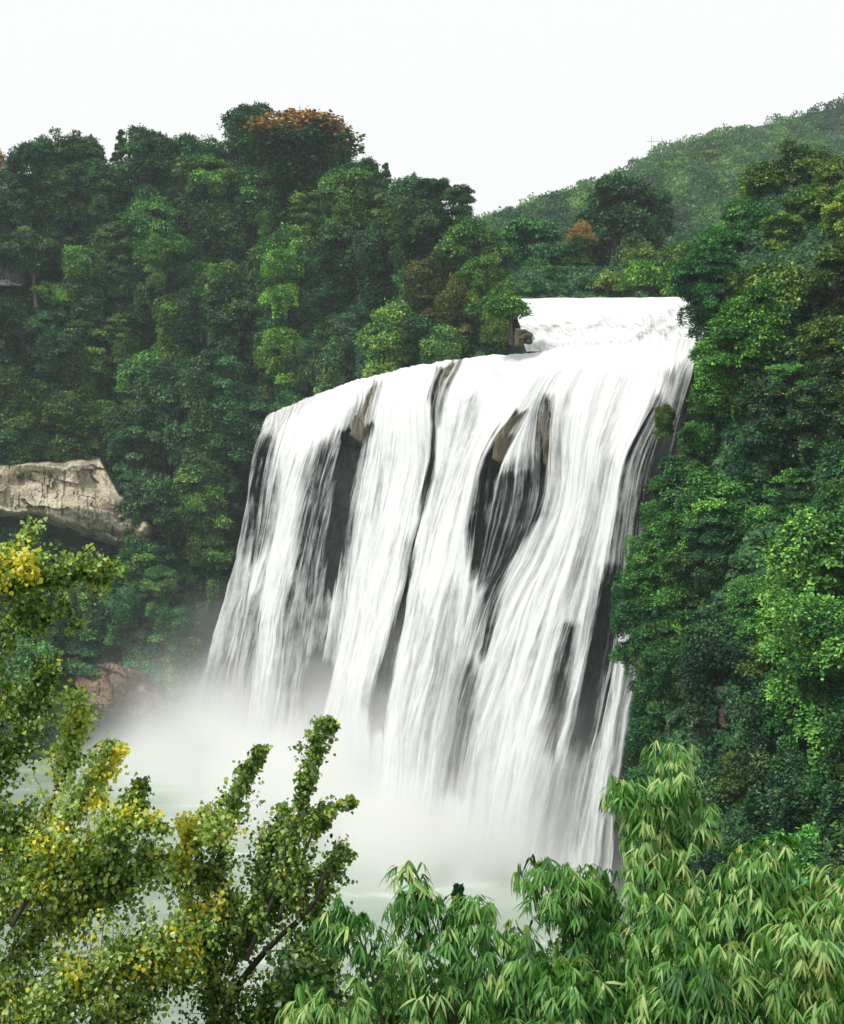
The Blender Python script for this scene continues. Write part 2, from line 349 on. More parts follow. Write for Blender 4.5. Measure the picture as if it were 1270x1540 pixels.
dens = base.copy(); mask = np.zeros_like(base)
for poly, lv, sf in gaps:
    sdv = sdpoly(PXw, PYw, poly); k = 1-sstep(-sf*.9, sf*(1.5+1.9*Vg), sdv)
    dens = dens*(1-k)+np.minimum(dens, lv)*k; mask = np.maximum(mask, k*(1-lv))
# left, thin side of the curtain and ragged side edges
dens -= .26*(1-sstep(0, .55, Ug))*sstep(.02, .15, Vg)
dens -= .18*sstep(6.4, 7.0, Ug)*sstep(.05, .2, Vg)*(1-sstep(.62, .72, Vg))
edge = np.minimum(Ug, 7-Ug); dens *= sstep(0, .06, edge+.05*fbm(Vg*14, 3, 0, 8)-.02)
dens = np.clip(dens, 0, 1.1)

relief = 4.6*(fbm(Ug*2.6, Vg*1.3, 0, 21, 2)-.5)+3.0*(fbm(Ug*9, Vg*2.4, 0, 22, 2)-.5)*sstep(0, .1, Vg)+.5*(fbm(Ug*34, Vg*4, 0, 23, 3)-.5)*sstep(0, .1, Vg)+1.3*(fbm(Ug*15, Vg*13, 0, 25, 3)-.5)*sstep(.2, .7, Vg)
relief = relief*sstep(0, .08, Vg)
Wpos = at(PXg, PYg, DG)
nrm = np.array([-.75, -.66, 0.0])
Wpos[..., 2] += (.9*(fbm(us*5, 1.5, 0, 27)-.5)+.5*(fbm(us*26, 2.5, 0, 28)-.5))[:, None]*(1-sstep(0, .1, Vg))
Wp = Wpos+relief[..., None]*nrm
# shelf behind the lip
back = np.linspace(1, 0, NBACK+1)[:-1]
shelf = Wp[:, :1]+back[None, :, None]*np.array([9.0, 12.0, .5]) ; shelf[..., 2] += 0.15*np.sin(back*3)[None]
WF = np.concatenate([shelf, Wp], 1); DF = np.concatenate([np.repeat(dens[:, :1]*0+1, NBACK, 1), dens], 1)
UF = np.concatenate([np.repeat(Ug[:, :1], NBACK, 1), Ug], 1); VF = np.concatenate([np.repeat(-back[None]*.15, NU, 0), Vg], 1)

fall = props(obj('waterfall', None), 'huge white curtain waterfall in many streams dropping over the dark cliff into mist', 'waterfall')
fall.location = (*(0.5*(PL+PR)-np.array([12, 10])), 0)
fl = np.array(fall.location)
cuts = [0, .52, 1.5, 2.0, 3.02, 4.05, 4.9, 6.1, 7.0]
for i in range(len(cuts)-1):
    j0, j1 = int(round(cuts[i]/7*(NU-1))), int(round(cuts[i+1]/7*(NU-1)))
    S = slice(j0, j1+1); V = (WF[S]-fl).reshape(-1, 3); q = grid_q(j1-j0+1, NV+NBACK)
    me = mesh_np('stream', V, q, M_fall, {'dens': ('POINT', DF[S])})
    uvl = me.uv_layers.new(name='flow'); vi = q.ravel(); uvv = np.stack([UF[S].ravel()[vi], VF[S].ravel()[vi]*8], -1)
    uvl.data.foreach_set('uv', uvv.astype(np.float32).ravel()); obj('stream', me, fall)

# wet cliff the water runs over
st = 2
cu, cv = Ug[::st, ::st], Vg[::st, ::st]; ms = mask[::st, ::st]
rec = 1.6+4.5*ms*sstep(.06, .2, cv)+2.8*(fbm(cu*3, cv*5, 0, 31)-.5)+1.6*(fbm(cu*12, cv*16, 0, 32)-.5)*sstep(0, .1, cv)+.4*(fbm(cu*8, cv*60, 0, 34)-.5)
rid = np.zeros_like(rec)
for poly in ([(562,572),(572,576),(558,615),(536,674),(524,660),(510,668),(528,615)], [(786,615),(791,622),(768,662),(748,712),(740,690),(752,655),(770,630)], [(822,590),(836,600),(834,690),(829,772),(822,705),(812,660),(812,620)], [(664,546),(690,543),(676,580),(664,610),(655,600)]):
    rid = np.maximum(rid, 1-sstep(-6, 7, sdpoly(PXg[::st, ::st], PYg[::st, ::st], poly)))
rec = rec*(1-rid)+(.1+1.5*(fbm(cu*22, cv*30, 0, 36)-.5))*rid
cp = Wp[::st, ::st]-np.where(rid > .02, rec, np.maximum(rec, .9))[..., None]*nrm
alg = np.maximum(rid*(.55+.45*fbm(cu*14, cv*20, 0, 37)), .8*(1-sstep(.02, .10, cv)))
side = 5
# extend cliff sideways beyond the water
ext0 = cp[:1]+np.linspace(1, 0, side+1)[:-1, None, None]*np.array([3, 40, 0.0]); ext1 = cp[-1:]+np.linspace(0, 1, side+1)[1:, None, None]*np.array([14, -14, 0.0])
cpf = np.concatenate([ext0, cp, ext1]); algf = np.concatenate([np.repeat(alg[:1], side, 0), alg, np.repeat(alg[-1:], side, 0)])
bk = cpf[:, :1]+np.array([14.0, 18.0, 1.0]); cpf = np.concatenate([bk, cpf], 1); algf = np.concatenate([algf[:, :1], algf], 1)
nrr, ncc = cpf.shape[:2]
props(obj('cliff', mesh_np('cliff', cpf, grid_q(nrr, ncc), M_cliff, {'algae': ('POINT', algf)})), kind='structure')

# upper cascade
nu, nv = 240, 110
U, V = np.meshgrid(np.linspace(0, 1, nu), np.linspace(0, 1, nv), indexing='ij')
tx0, tx1 = 772+V*20, 1085-V*0
pxc = tx0+(tx1-tx0)*U+V**1.2*-14*U
pyc = 449-3*U+1.6*(fbm(U*9, .5, 0, 46)-.5)*2+V*(78+4*(1-U))+5*np.sin(U*9)*V*(1-V)
Dc = 206-(U*26)-(V**.8)*(16)
Dc = Dc+3.6*(fbm(U*7, V*4, 0, 41)-.5)*sstep(0, .15, V)+1.6*(fbm(U*30-V*6, V*5, 0, 42)-.5)*sstep(0, .15, V)+.8*np.sin(V*9+2.5*fbm(U*4, 0, 0, 47))*sstep(.05, .3, V)
C = at(pxc, pyc, Dc)
C[..., 2] += .25*np.sin(V*14+U*6)*sstep(.1, .3, V)
casc = props(obj('cascade', None, None, tuple(C[nu//2, -1])), 'short white upper cascade above the lip of the main waterfall', 'cascade')
cl = np.array(casc.location)
bkk = C[:, :1]+np.linspace(1, 0, 9)[None, :-1, None]*np.array([4, 60.0, 0.0])
CF = np.concatenate([bkk, C], 1); q = grid_q(nu, nv+8); dc = np.concatenate([np.ones((nu, 8))*.9, np.clip(.9+.35*(fbm(U*8-V*2, V*1.5, 0, 44)-.45), 0, 1)], 1)
for poly, lv in (([(940,520),(975,490),(1010,465),(1018,468),(985,495),(955,524)], .62), ([(985,500),(1030,478),(1032,486),(1000,510)], .62), ([(795,518),(1060,512),(1060,520),(795,526)], .68)):
    k = 1-sstep(-2, 5, sdpoly(pxc, pyc, poly)); dc[:, 8:] = dc[:, 8:]*(1-k)+lv*k
me = mesh_np('sheet', (CF-cl), q, M_casc, {'dens': ('POINT', dc)})
uvl = me.uv_layers.new(name='flow'); Uf = np.concatenate([np.repeat(U[:, :1], 8, 1), U-V*.1], 1)*7; Vf = np.concatenate([np.tile(np.linspace(-.5, 0, 8), (nu, 1)), V], 1)*3
vi = q.ravel(); uvl.data.foreach_set('uv', np.stack([Uf.ravel()[vi], Vf.ravel()[vi]], -1).astype(np.float32).ravel()); obj('sheet', me, casc)
CR = CF+np.array([.5, 1.6, -.5]); me = mesh_np('rock_bed', CR-cl, q, M_cliff, {'algae': ('POINT', np.ones(CR.shape[:2])*.75)}); obj('rock_bed', me, casc)

# ------------------------------------------------------------------ terrain
def Dleft(px, py):
    px = np.asarray(px, float); py = np.asarray(py, float)
    b = np.where(px > 395, Dlip(np.clip(px, 395, 800))+10, 252-(395-px)*.02)
    b = b+np.clip(800-py, -400, 700)*.055
    b = b+22*(fbm(px/95, py/85, 0, 51, 3)-.5)*np.clip((700-px)/200, .25, 1)
    return b+np.where(py > 860, (py-860)*.02*(px < 395), 0)
lsky = np.array([(-400,300),(-100,260),(0,240),(60,214),(130,210),(200,200),(290,222),(345,168),(380,160),(430,170),(500,190),(540,240),(590,255),(640,278),(700,300),(735,360),(770,420),(795,470),(830,560)], float)
NX, NY = 130, 90
pxs = np.linspace(-420, 806, NX); tt = np.linspace(0, 1, NY)
PX, TT = np.meshgrid(pxs, tt, indexing='ij')
top = np.interp(PX, lsky[:, 0], lsky[:, 1])+58; PYt = top+(1230-top)*TT
Dh = Dleft(PX, PYt)
hv = at(PX, PYt, Dh)
hb = hv[:, :1]+np.linspace(1, 0, 9)[None, :-1, None]*np.array([-20, 160, -30.0])
ft = hv[:, -1:].copy(); ft[..., 2] = -4; ft[..., 1] -= 2; hv = np.concatenate([hb, hv, ft], 1)
props(obj('left_hillside', mesh_np('left_hillside', hv, grid_q(NX, NY+9), M_soil)), kind='structure')
def Dright(px, py):
    px = np.asarray(px, float); py = np.asarray(py, float)
    return 128+(900-py)*.05-(px-950)*.09+np.clip(500-py, 0, 400)*.15+10*(fbm(px/100, py/100, 0, 61, 3)-.5)
rsil = np.array([(205,1200),(240,1180),(290,1130),(340,1095),(400,1060),(500,1088),(560,1070),(640,1034),(700,996),(800,968),(900,948),(980,975),(1050,985),(1150,985),(1300,985),(1450,985)], float)
PYr, TR = np.meshgrid(np.linspace(232, 1450, 100), np.linspace(0, 1, 70), indexing='ij')
PXr = np.interp(PYr, rsil[:, 0], rsil[:, 1])+22; PXr = PXr+(1650-PXr)*TR
hv = at(PXr, PYr, Dright(PXr, PYr)); hb = hv[:1]+np.linspace(1, 0, 7)[:-1, None, None]*np.array([60, 110, 4.0])
ft = hv[-1:].copy(); ft[..., 2] = -4; ft[..., 1] -= 3; hv = np.concatenate([hb, hv, ft]); hs = hv[:, :1]+np.linspace(1, 0, 5)[None, :-1, None]*np.array([14, 30, 0.0]); hv = np.concatenate([hs, hv], 1)
props(obj('right_hillside', mesh_np('right_hillside', hv, grid_q(hv.shape[0], hv.shape[1]), M_soil)), kind='structure')
# distant hill and the plateau the river comes from
fsk = np.array([(500,352),(700,340),(745,325),(800,305),(850,282),(900,268),(960,240),(1010,215),(1080,192),(1140,182),(1200,168),(1240,158),(1270,150),(1400,130),(1700,150)], float)
def Dfar(px, py): return 640-(np.asarray(py)-150)*.95+20*(fbm(np.asarray(px)/90, np.asarray(py)/60, 0, 71, 3)-.5)
PXf, TF = np.meshgrid(np.linspace(480, 1700, 90), np.linspace(0, 1, 40), indexing='ij')
tp_ = np.interp(PXf, fsk[:, 0], fsk[:, 1])+8; PYf = tp_+(450-tp_)*TF
hv = at(PXf, PYf, Dfar(PXf, PYf)); hb = hv[:, :1]+np.linspace(1, 0, 7)[None, :-1, None]*np.array([60, 260, -60.0]); hv = np.concatenate([hb, hv], 1)
props(obj('distant_hill', mesh_np('distant_hill', hv, grid_q(90, 46), M_soil)), kind='structure')
# one ground sheet: viewpoint slope, pool bed, plateau behind the falls
gx = np.concatenate([np.linspace(-3000, -160, 14), np.linspace(-150, 150, 61), np.linspace(160, 3000, 14)])
gy = np.concatenate([np.linspace(-400, -20, 8), np.linspace(-15, 330, 100), np.linspace(345, 5000, 20)])
GX, GY = np.meshgrid(gx, gy, indexing='ij')
near = np.clip(46.2-.56*np.clip(GY-1, 0, None), -6, 60)
lipy = 243+(GX+34.6)*(-86/74.6); plat = 68*sstep(16, 60, GY-np.clip(lipy, 150, 255))
GZ = np.where(GY < 110, near, -6+plat)+1.2*(fbm(GX/14, GY/14, 0, 81)-.5)*(GY < 90)*(GY > 3)
props(obj('ground', mesh_np('ground', np.stack([GX, GY, GZ], -1), grid_q(*GX.shape), M_soil)), kind='structure')
v = np.array([(-260, 60, 0), (200, 60, 0), (200, 330, 0), (-260, 330, 0)], float)
props(obj('river_pool', mesh_np('river_pool', v, [(0, 1, 2, 3)], M_pool)), kind='structure')

# ------------------------------------------------------------------ rock outcrops
def outcrop(name, label, px0, px1, topf, botf, D, mat, thick=6, seed=1, nx=240, ny=110, ledge=2.2):
    X, T = np.meshgrid(np.linspace(px0, px1, nx), np.linspace(0, 1, ny), indexing='ij')
    Y = topf(X)+(botf(X)-topf(X))*T
    nz = fbm(X/26, Y/14, 0, seed, 4)
    strata = np.floor((Y+(X-px0)*-.28)/17+nz*1.6); st_ = hsh(strata.astype(np.int64), 3+0*strata.astype(np.int64), 0, seed)
    jx = np.floor((X+nz*26)/np.where(st_ > .5, 19, 31)+st_*5).astype(np.int64); jb = hsh(jx, strata.astype(np.int64), 0*jx, seed+2)
    dd = D-thick*.75-ledge*1.3*st_-ledge*.75*jb-.9*nz
    cr = (fbm(X/5, Y/40, 0, seed+5, 3) > .66)*.5+.5*(fbm(X/4, Y/4, 0, seed+6, 3)-.5)
    ed = np.minimum(np.minimum((X-px0), (px1-X))/(px1-px0)*3.2, np.minimum(T, 1-T)*5)+.5*(fbm(X/22, Y/22, 0, seed+9, 3)-.5)
    emb = 1-sstep(.0, .6, ed)
    Dr_ = Dleft(X, Y) if px0 < 760 else Dright(X, Y)
    dd = (dd-D)+(Dr_ if D != 194 else D)+(-2.5 if px0 < 760 and px1 > 100 else 1.5)
    P = at(X, Y, dd+cr+emb*11)
    c = P.reshape(-1, 3).mean(0); under = P[:, -1:]+np.linspace(0, 1, 5)[None, 1:, None]*np.array([0, 4, .3]); P = np.concatenate([P, under], 1)
    o = obj(name, mesh_np(name, P-c, grid_q(nx, ny+4), mat, smooth=False), None, tuple(c)); return props(o, label, 'rock')
lf = lambda pts: (lambda X: np.interp(X, [p[0] for p in pts], [p[1] for p in pts]))
outcrop('rock_outcrop', 'large pale limestone cliff band bare above a dark overhang on the left hillside', -90, 262, lf([(-90,690),(100,690),(150,680),(180,735),(262,790)]), lf([(-90,760),(0,777),(60,782),(130,808),(185,824),(262,830)]), 244, M_pale, seed=3)
outcrop('rock_outcrop', 'brown layered rock ledge just above the mist on the lower left', 84, 252, lf([(84,985),(110,992),(170,990),(250,1015)]), lf([(84,1040),(130,1070),(200,1090),(252,1060)]), 246, M_brown, seed=9)
outcrop('rock_outcrop', 'small hazy grey rock face showing through trees at the left edge', -60, 58, lf([(-60,360),(58,380)]), lf([(-60,430),(58,440)]), 262, M_grey, seed=14, nx=50, ny=40)
outcrop('rock_outcrop', 'reddish brown rock patch low on the right cliff beside the falls', 1032, 1108, lf([(1032,1010),(1108,1000)]), lf([(1032,1095),(1108,1110)]), 118, M_rust, thick=3, seed=19, nx=50, ny=50, ledge=1.2)
outcrop('rock_outcrop', 'small ochre rock at the left foot of the upper cascade', 774, 806, lf([(774,494),(790,492),(806,502)]), lf([(774,520),(806,519)]), 194, M_ochre, thick=2, seed=23, nx=30, ny=24, ledge=.6)

# ------------------------------------------------------------------ tree prototypes (crown ~ 10 m wide, base at origin)
def crown_cloud(kind, seed, nleaf, leaf=.55):
    r = np.random.default_rng(seed); lobes = []
    if kind == 'broad':
        for k in range(36):
            d = norm(r.normal(size=3)); d[2] = d[2] if d[2] > -.8 else -d[2]*.6; q = np.array([0, 0, 4.8])+d*np.array([4.0, 4.0, 4.6])*r.uniform(.55, 1.05)
            lobes.append((q, r.uniform(.7, 2.0)*np.array([r.uniform(.85, 1.3), r.uniform(.85, 1.3), r.uniform(.6, 1.05)]), 1 if r.random() < .25 else 0))
    elif kind == 'dome':
        for k in range(46):
            th = r.uniform(0, 2*np.pi); ph = math.acos(r.uniform(-.55, 1)); d = np.array([math.sin(ph)*math.cos(th), math.sin(ph)*math.sin(th), math.cos(ph)])
            lobes.append((np.array([0, 0, 4.6])+d*np.array([4.4, 4.4, 4.4])*r.uniform(.8, 1), r.uniform(1.0, 1.6)*np.array([1.2, 1.2, .7]), 0))
    elif kind == 'vine':
        for k in range(30):
            d = norm(r.normal(size=3)); d[2] = abs(d[2])*1.3-.4; q = np.array([0, 0, 4.8])+d*np.array([3.4, 3.4, 3.0])*r.uniform(.6, 1.1)
            lobes.append((q, r.uniform(.9, 1.6)*np.array([1.1, 1.1, .8]), 1))
    elif kind == 'airy':
        for k in range(34):
            th = r.uniform(0, 2*np.pi); z = r.uniform(2, 10.2); rr = 3.4*math.sqrt(max(0.05, 1-((z-6.2)/4.3)**2))*r.uniform(.4, 1.1)
            lobes.append((np.array([rr*math.cos(th), rr*math.sin(th), z]), r.uniform(.7, 1.4)*np.array([1.25, 1.25, .6]), 0))
    elif kind == 'plume':      # arching feathery fronds, as of a bamboo grove
        for k in range(22):
            th = r.uniform(0, 2*np.pi); rr = r.uniform(1.5, 5.0); hh = r.uniform(7, 11)
            for t in (.45, .65, .85, 1.0):
                lobes.append((np.array([rr*t**2*math.cos(th), rr*t**2*math.sin(th), hh*(t-.22*t**3)]), np.array([.75, .75, .55])*r.uniform(.8, 1.4), 2 if t < .6 else 0))
    elif kind == 'cone':
        for k in range(34):
            z = r.uniform(.8, 12); rr = (12.6-z)*.22*r.uniform(.5, 1.1); th = r.uniform(0, 2*np.pi)
            lobes.append((np.array([rr*math.cos(th), rr*math.sin(th), z]), np.array([.9, .9, .9])*r.uniform(.7, 1.2)*(1.2-z/20), 2))
    elif kind == 'bush':
        for k in range(16):
            d = norm(r.normal(size=3)); d[2] = abs(d[2])*.9; lobes.append((np.array([0, 0, 1.2])+d*np.array([3.0, 3.0, 2.4])*r.uniform(.5, 1), r.uniform(.9, 1.5)*np.array([1.1, 1.1, .9]), 0))
    if kind in ('broad', 'dome', 'airy', 'vine'):   # lower boughs and creepers draping down the slope
        for k in range(16):
            th = r.uniform(0, 2*np.pi); z = r.uniform(-4.0, 2.6); rr = r.uniform(.8, 3.4)
            lobes.append((np.array([rr*math.cos(th), rr*math.sin(th), z]), r.uniform(.9, 1.6)*np.array([1.1, 1.1, 1.05]), 1 if k % 3 == 0 else 0))
    P, Dn, Nn, S, rn, li = [], [], [], [], [], []
    wts = np.array([np.prod(l[1])**.67 for l in lobes]); wts /= wts.sum()
    for i, (c, rad, st_) in enumerate(lobes):
        n = int(nleaf*wts[i]); d = rdir(n, r); d[:, 2] = np.where(d[:, 2] < -.25, -d[:, 2], d[:, 2])
        sh = r.uniform(.55, 1.12, n)[:, None]**.6
        bump = 1+.95*(vn(d[:, 0]*4+i*7, d[:, 1]*4, d[:, 2]*4, seed)-.5)[:, None]
        p = c+d*rad*sh*bump
        if st_ == 1:      # trailing strands
            k = r.random(n) < .5; drop = r.uniform(0, 1, n)**1.2*r.uniform(1.5, 3.6)
            ang = np.round(np.arctan2(d[:, 1], d[:, 0])*4)/4+i; rr2 = rad[0]*(.85+.3*((ang*7.3) % 1))
            pv = np.stack([c[0]+np.cos(ang)*rr2+r.normal(0, .08, n), c[1]+np.sin(ang)*rr2+r.normal(0, .08, n), c[2]-drop], -1); p = np.where(k[:, None], pv, p)
        dd = norm(d*.8+rdir(n, r)*.7+np.array([0, 0, -.35 if st_ != 2 else .4])); nn = norm(d*.7+np.array([0, 0, .8])+rdir(n, r)*.45)
        P.append(p); Dn.append(dd); Nn.append(nn); S.append(leaf*r.uniform(.6, 1.35, n)); rn.append(np.clip(r.normal(.45, .25, n)+r.normal(0, .17), 0, 1)); li.append(np.full(n, i))
    P, Dn, Nn, S, rn, li = map(np.concatenate, (P, Dn, Nn, S, rn, li))
    return P, Dn, Nn, S, rn, li, lobes
def trunk_mesh(lobes, seed, hgt):
    r = np.random.default_rng(seed); parts = []
    tp = np.array([r.normal(0, .3), r.normal(0, .3), hgt]); parts.append(tube(smoothpath([(0, 0, -2.5), (.1, 0, hgt*.4), tp], 8), np.linspace(.34, .14, 8)))
    for c, rad, _ in lobes[::2]:
        s = np.array([0, 0, r.uniform(.25, .7)*hgt]); mid = (s+c)/2+np.array([0, 0, .4]); parts.append(tube(smoothpath([s, mid, c], 6), np.linspace(.13, .04, 6)))
    return join(parts)
PROTO = {}
def proto(kind, seed, nleaf, leaf=.55, tips=None, hgt=5.5):
    P, Dn, Nn, S, rn, li, lobes = crown_cloud(kind, seed, nleaf, leaf)
    V, Q = leaves(T_far(), P, Dn, Nn, S)
    tip = np.zeros(len(P))
    if tips is not None:
        top_ = P[:, 2]-tips+(vn(P[:, 0]*.8, P[:, 1]*.8, P[:, 2]*.8, seed)-.5)*3; tip = ((top_ > 0) & (rng.random(len(P)) < .8)).astype(float)
    cm = mesh_np('crown', V, Q, M_leaf, {'rnd': ('FACE', rn), 'tip': ('FACE', tip)}, smooth=False)
    tv, tq = trunk_mesh(lobes, seed, hgt); tm = mesh_np('trunk', tv, tq, M_bark)
    return cm, tm
for k, n, lf_ in (('broad', 5, 40000), ('dome', 2, 42000), ('vine', 4, 38000), ('airy', 2, 30000), ('plume', 2, 14000), ('cone', 2, 12000), ('bush', 2, 8000)):
    PROTO[k] = [proto(k, 100+7*i+len(k), lf_, .36 if k != 'airy' else .33, hgt={'bush': 1.4, 'cone': 10, 'airy': 8}.get(k, 5.5)) for i in range(n)]
PROTO['blossom'] = [proto('broad', 303, 24000, .38, tips=6.2, hgt=6)]
PROTO['blossombush'] = [proto('broad', 311, 20000, .38, tips=5.6)]
src = {}
def tree(kind, pos, s, color, label, group=None, name='tree', cat='tree', rz=None, sz=1.0, tilt=0, var=None):
    v_ = PROTO[kind]; i = random.randrange(len(v_)) if var is None else var
    cm, tm = v_[i]
    e = bpy.data.objects.new(name, None); COL.objects.link(e); e.location = tuple(pos); e.scale = (s, s, s*sz)
    e.rotation_euler = (random.uniform(-.08, .08)+tilt, random.uniform(-.08, .08), random.uniform(0, 6.28) if rz is None else rz); e.empty_display_size = .5
    props(e, label, cat, group)
    c = bpy.data.objects.new('crown', cm); c.parent = e; COL.objects.link(c); c.color = (*color, 1)
    t = bpy.data.objects.new('trunk', tm); t.parent = e; COL.objects.link(t)
    return e
def inpoly(px, py, poly): return sdpoly(np.array([px], float), np.array([py], float), poly)[0] < 0

GREENS = [(.75, .95, .95), (.9, 1.0, .9), (1, 1.05, .8), (.8, .9, .95), (1.15, 1.1, .7), (.65, .85, .9)]
def zone_label(px, py, kind, bright):
    look = 'bright green' if bright else 'dark green'
    form = {'broad': 'leafy tree', 'dome': 'dome crowned tree', 'vine': 'vine draped tree', 'bush': 'bush', 'airy': 'slender tree', 'cone': 'pointed conifer', 'plume': 'feathery bamboo grove'}[kind]
    return look, form
# left hillside trees
exc = [[(-100,690),(150,680),(175,740),(235,800),(215,828),(130,835),(60,800),(-100,785)], [(80,985),(255,1000),(258,1100),(80,1100)], [(-70,385),(40,388),(46,425),(-70,425)]]
nt_ = 0
cells = []
yy = 225.0
while yy < 1130:
    stp = 58 if yy < 700 else 62
    for xx in np.arange(-70, 800, stp): cells.append((xx+random.uniform(-.42, .42)*stp+(stp/2 if int(yy/stp) % 2 else 0), yy+random.uniform(-.4, .4)*stp))
    yy += stp*.82
for px, py in cells:
    skyy = np.interp(px, lsky[:, 0], lsky[:, 1])
    if py < skyy+50: continue
    if px > 395:
        lipy_ = np.interp(px, [395, 460, 540, 640, 720, 800], [625, 600, 562, 543, 533, 500])
        if py > lipy_-4: continue
    else:
        if px > np.interp(py, [560, 625, 700, 810, 890, 990, 1080], [420, 385, 360, 345, 318, 282, 250])-2: continue
    if any(inpoly(px, py-10, e_) or inpoly(px, py-45, e_) for e_ in exc): continue
    if px > 745 or py > 1110: continue
    D = float(Dleft(px, py))-random.uniform(2, 8)
    big = fbm(px/90, py/90, 0, 91, 2); r_ = random.random()
    if 560 < px and 400 < py: kind = random.choice(['broad', 'vine', 'bush'])
    elif 340 < px < 520 and 360 < py < 620: kind = random.choice(['vine', 'vine', 'broad'])
    else: kind = random.choice(['broad', 'broad', 'dome', 'vine', 'plume', 'airy'])
    bright = r_ < .36+.5*(big-.5)
    col_ = random.choice(GREENS); k_ = random.uniform(.6, 1.2)
    if bright: col_ = random.choice([(1.15, 1.2, .8), (1.0, 1.2, .95), (1.3, 1.2, .7)]); k_ = random.uniform(1.05, 1.6)
    if px > 560 and py > 380 and not bright and random.random() < .4: col_ = (1.5, .85, .7)
    s = random.uniform(.7, 1.4)*(1.08 if py < 700 else 1.0)
    where = 'high on the left hillside' if py < 360 else ('halfway up the left hillside' if py < 640 and px < 400 else ('right above the lip of the waterfall' if px >= 400 else 'low on the left cliff beside the falls'))
    look, form = zone_label(px, py, kind, bright)
    if col_ == (1.5, .85, .7): look = 'brownish'
    p_ = at(px, py, D)-np.array([0, 0, 4.6*s if kind != 'bush' else .9])
    tree(kind, p_, s, tuple(c*k_ for c in col_), f'{look} {form} {where}', f'{look} {form}s {where}', name={'bush': 'bush'}.get(kind, 'tree'), cat={'bush': 'bush'}.get(kind, 'tree'), sz=random.uniform(.85, 1.15)); nt_ += 1
# skyline trees, left to right, with their tops on the skyline of the photo
def tree_top(kind, px, ytop, D, s, color, label, sz=1.0, **k):
    hgt = {'broad': 10.6, 'dome': 10, 'vine': 9, 'airy': 10.6, 'cone': 12.8, 'plume': 9.2, 'bush': 4.4, 'blossom': 10.6, 'blossombush': 10.6}[kind]*s*sz
    return tree(kind, at(px, ytop, D)-np.array([0, 0, hgt]), s, color, label, sz=sz, **k)
DK, MD, BR = (.55, .75, .75), (.8, 1, .85), (1.2, 1.3, .8)
tree_top('blossombush', -14, 222, 278, 1.0, (1, .9, .7), 'orange flowering tree cut by the left edge of the skyline')
for px, yt, kd, s, c, lb in [
 (52, 206, 'broad', 1.45, DK, 'dark tree on the skyline beside the orange tree at the left edge'),
 (100, 203, 'plume', 1.3, DK, 'dark feathery tree second from the left end of the skyline'),
 (135, 205, 'broad', 1.0, DK, 'small spiky dark tree in the dip of the left skyline'),
 (182, 192, 'cone', .8, DK, 'tiny pointed treetop on the left skyline'),
 (222, 186, 'broad', 1.55, DK, 'round dark tree on the skyline left of the tallest tree'),
 (272, 200, 'broad', 1.35, MD, 'mid green tree on the skyline dip left of the tallest tree'),
 (312, 208, 'broad', 1.1, DK, 'thin dark tree tucked under the tallest tree on its left'),
 (372, 153, 'broad', 1.45, (.5, .72, .62), 'tallest dark tree with bare looking gaps on the left skyline'),
 (545, 236, 'broad', 1.2, DK, 'dark tree just right of the orange topped tree'),
 (578, 243, 'cone', .75, DK, 'dark spiky tree leaning over the skyline right of the orange topped tree'),
 (618, 264, 'broad', 1.25, MD, 'green tree on the falling skyline above the waterfall'),
 (652, 263, 'airy', 1.0, DK, 'dark tree with a flat open top on the skyline above the falls'),
 (692, 276, 'airy', .75, (.7, .85, .7), 'small thin tree reaching out at the right end of the left skyline'),
 (714, 330, 'broad', 1.1, MD, 'green tree sloping down toward the upper cascade'),
]:
    tree_top(kd, px, yt, float(Dleft(px, yt+60))-2, s, c, lb)
tree_top('blossom', 446, 168, 270, 2.9, (.6, .8, .6), 'big tree crowned with orange blossom on top of the left hill', sz=.56)
tree_top('blossom', 498, 184, 270, 1.35, (.8, .8, .5), 'smaller orange and yellow tree at the right side of the hilltop', sz=.95)
for px, yt, kd, s, c, lb in [
 (728, 375, 'broad', .85, (1.3, 1.3, .7), 'light green tree at the right end of the left hill near the cascade'),
 (750, 415, 'broad', .8, (1.35, 1.3, .7), 'bright yellow green tree overhanging the left of the upper cascade'),
 (735, 445, 'bush', 1.2, (1.1, 1.1, .7), 'green bush below the bright tree left of the upper cascade'),
 (768, 440, 'bush', 1.25, (1.2, 1.3, .65), 'round bush touching the white water of the upper cascade'),
 (690, 420, 'vine', .9, (1.5, .85, .7), 'brownish vine tangle hanging left of the upper cascade'),
 (650, 400, 'vine', .9, (1.4, .8, .75), 'dry brown vine covered tree left of the bright yellow green tree'),
 (425, 372, 'vine', 1.05, (1.9, 2.0, 1.0), 'brightest light green creeper mound in the middle of the left hill'),
 (400, 310, 'vine', .5, (1.8, 2.0, 1.1), 'small light green creeper tip on the upper left hill'),
 (425, 490, 'vine', 1.1, (1.7, 1.7, .75), 'yellow green hanging creeper just above the left end of the falls'),
 (235, 350, 'broad', .8, (1.4, 1.5, .9), 'bright round tree left of the light green creeper mound'),
 (215, 800, 'broad', 1.0, (.9, 1.05, .8), 'green tree standing right below the pale cliff band'),
 (240, 850, 'dome', .7, (1.1, 1.2, .9), 'round green tree in the dark hollow left of the falls'),
 (195, 880, 'vine', .9, (.7, .9, .9), 'dim tree at the foot of the dark hollow left of the falls'),
 (265, 905, 'vine', .8, (.55, .8, .75), 'dim drooping tree close to the thin left edge of the falls'),
]:
    tree_top(kd, px, yt, (186.0 if px == 768 else float(Dleft(px, yt+40))-(13 if px < 600 else 6)), s, c, lb, name='bush' if kd == 'bush' else 'tree')
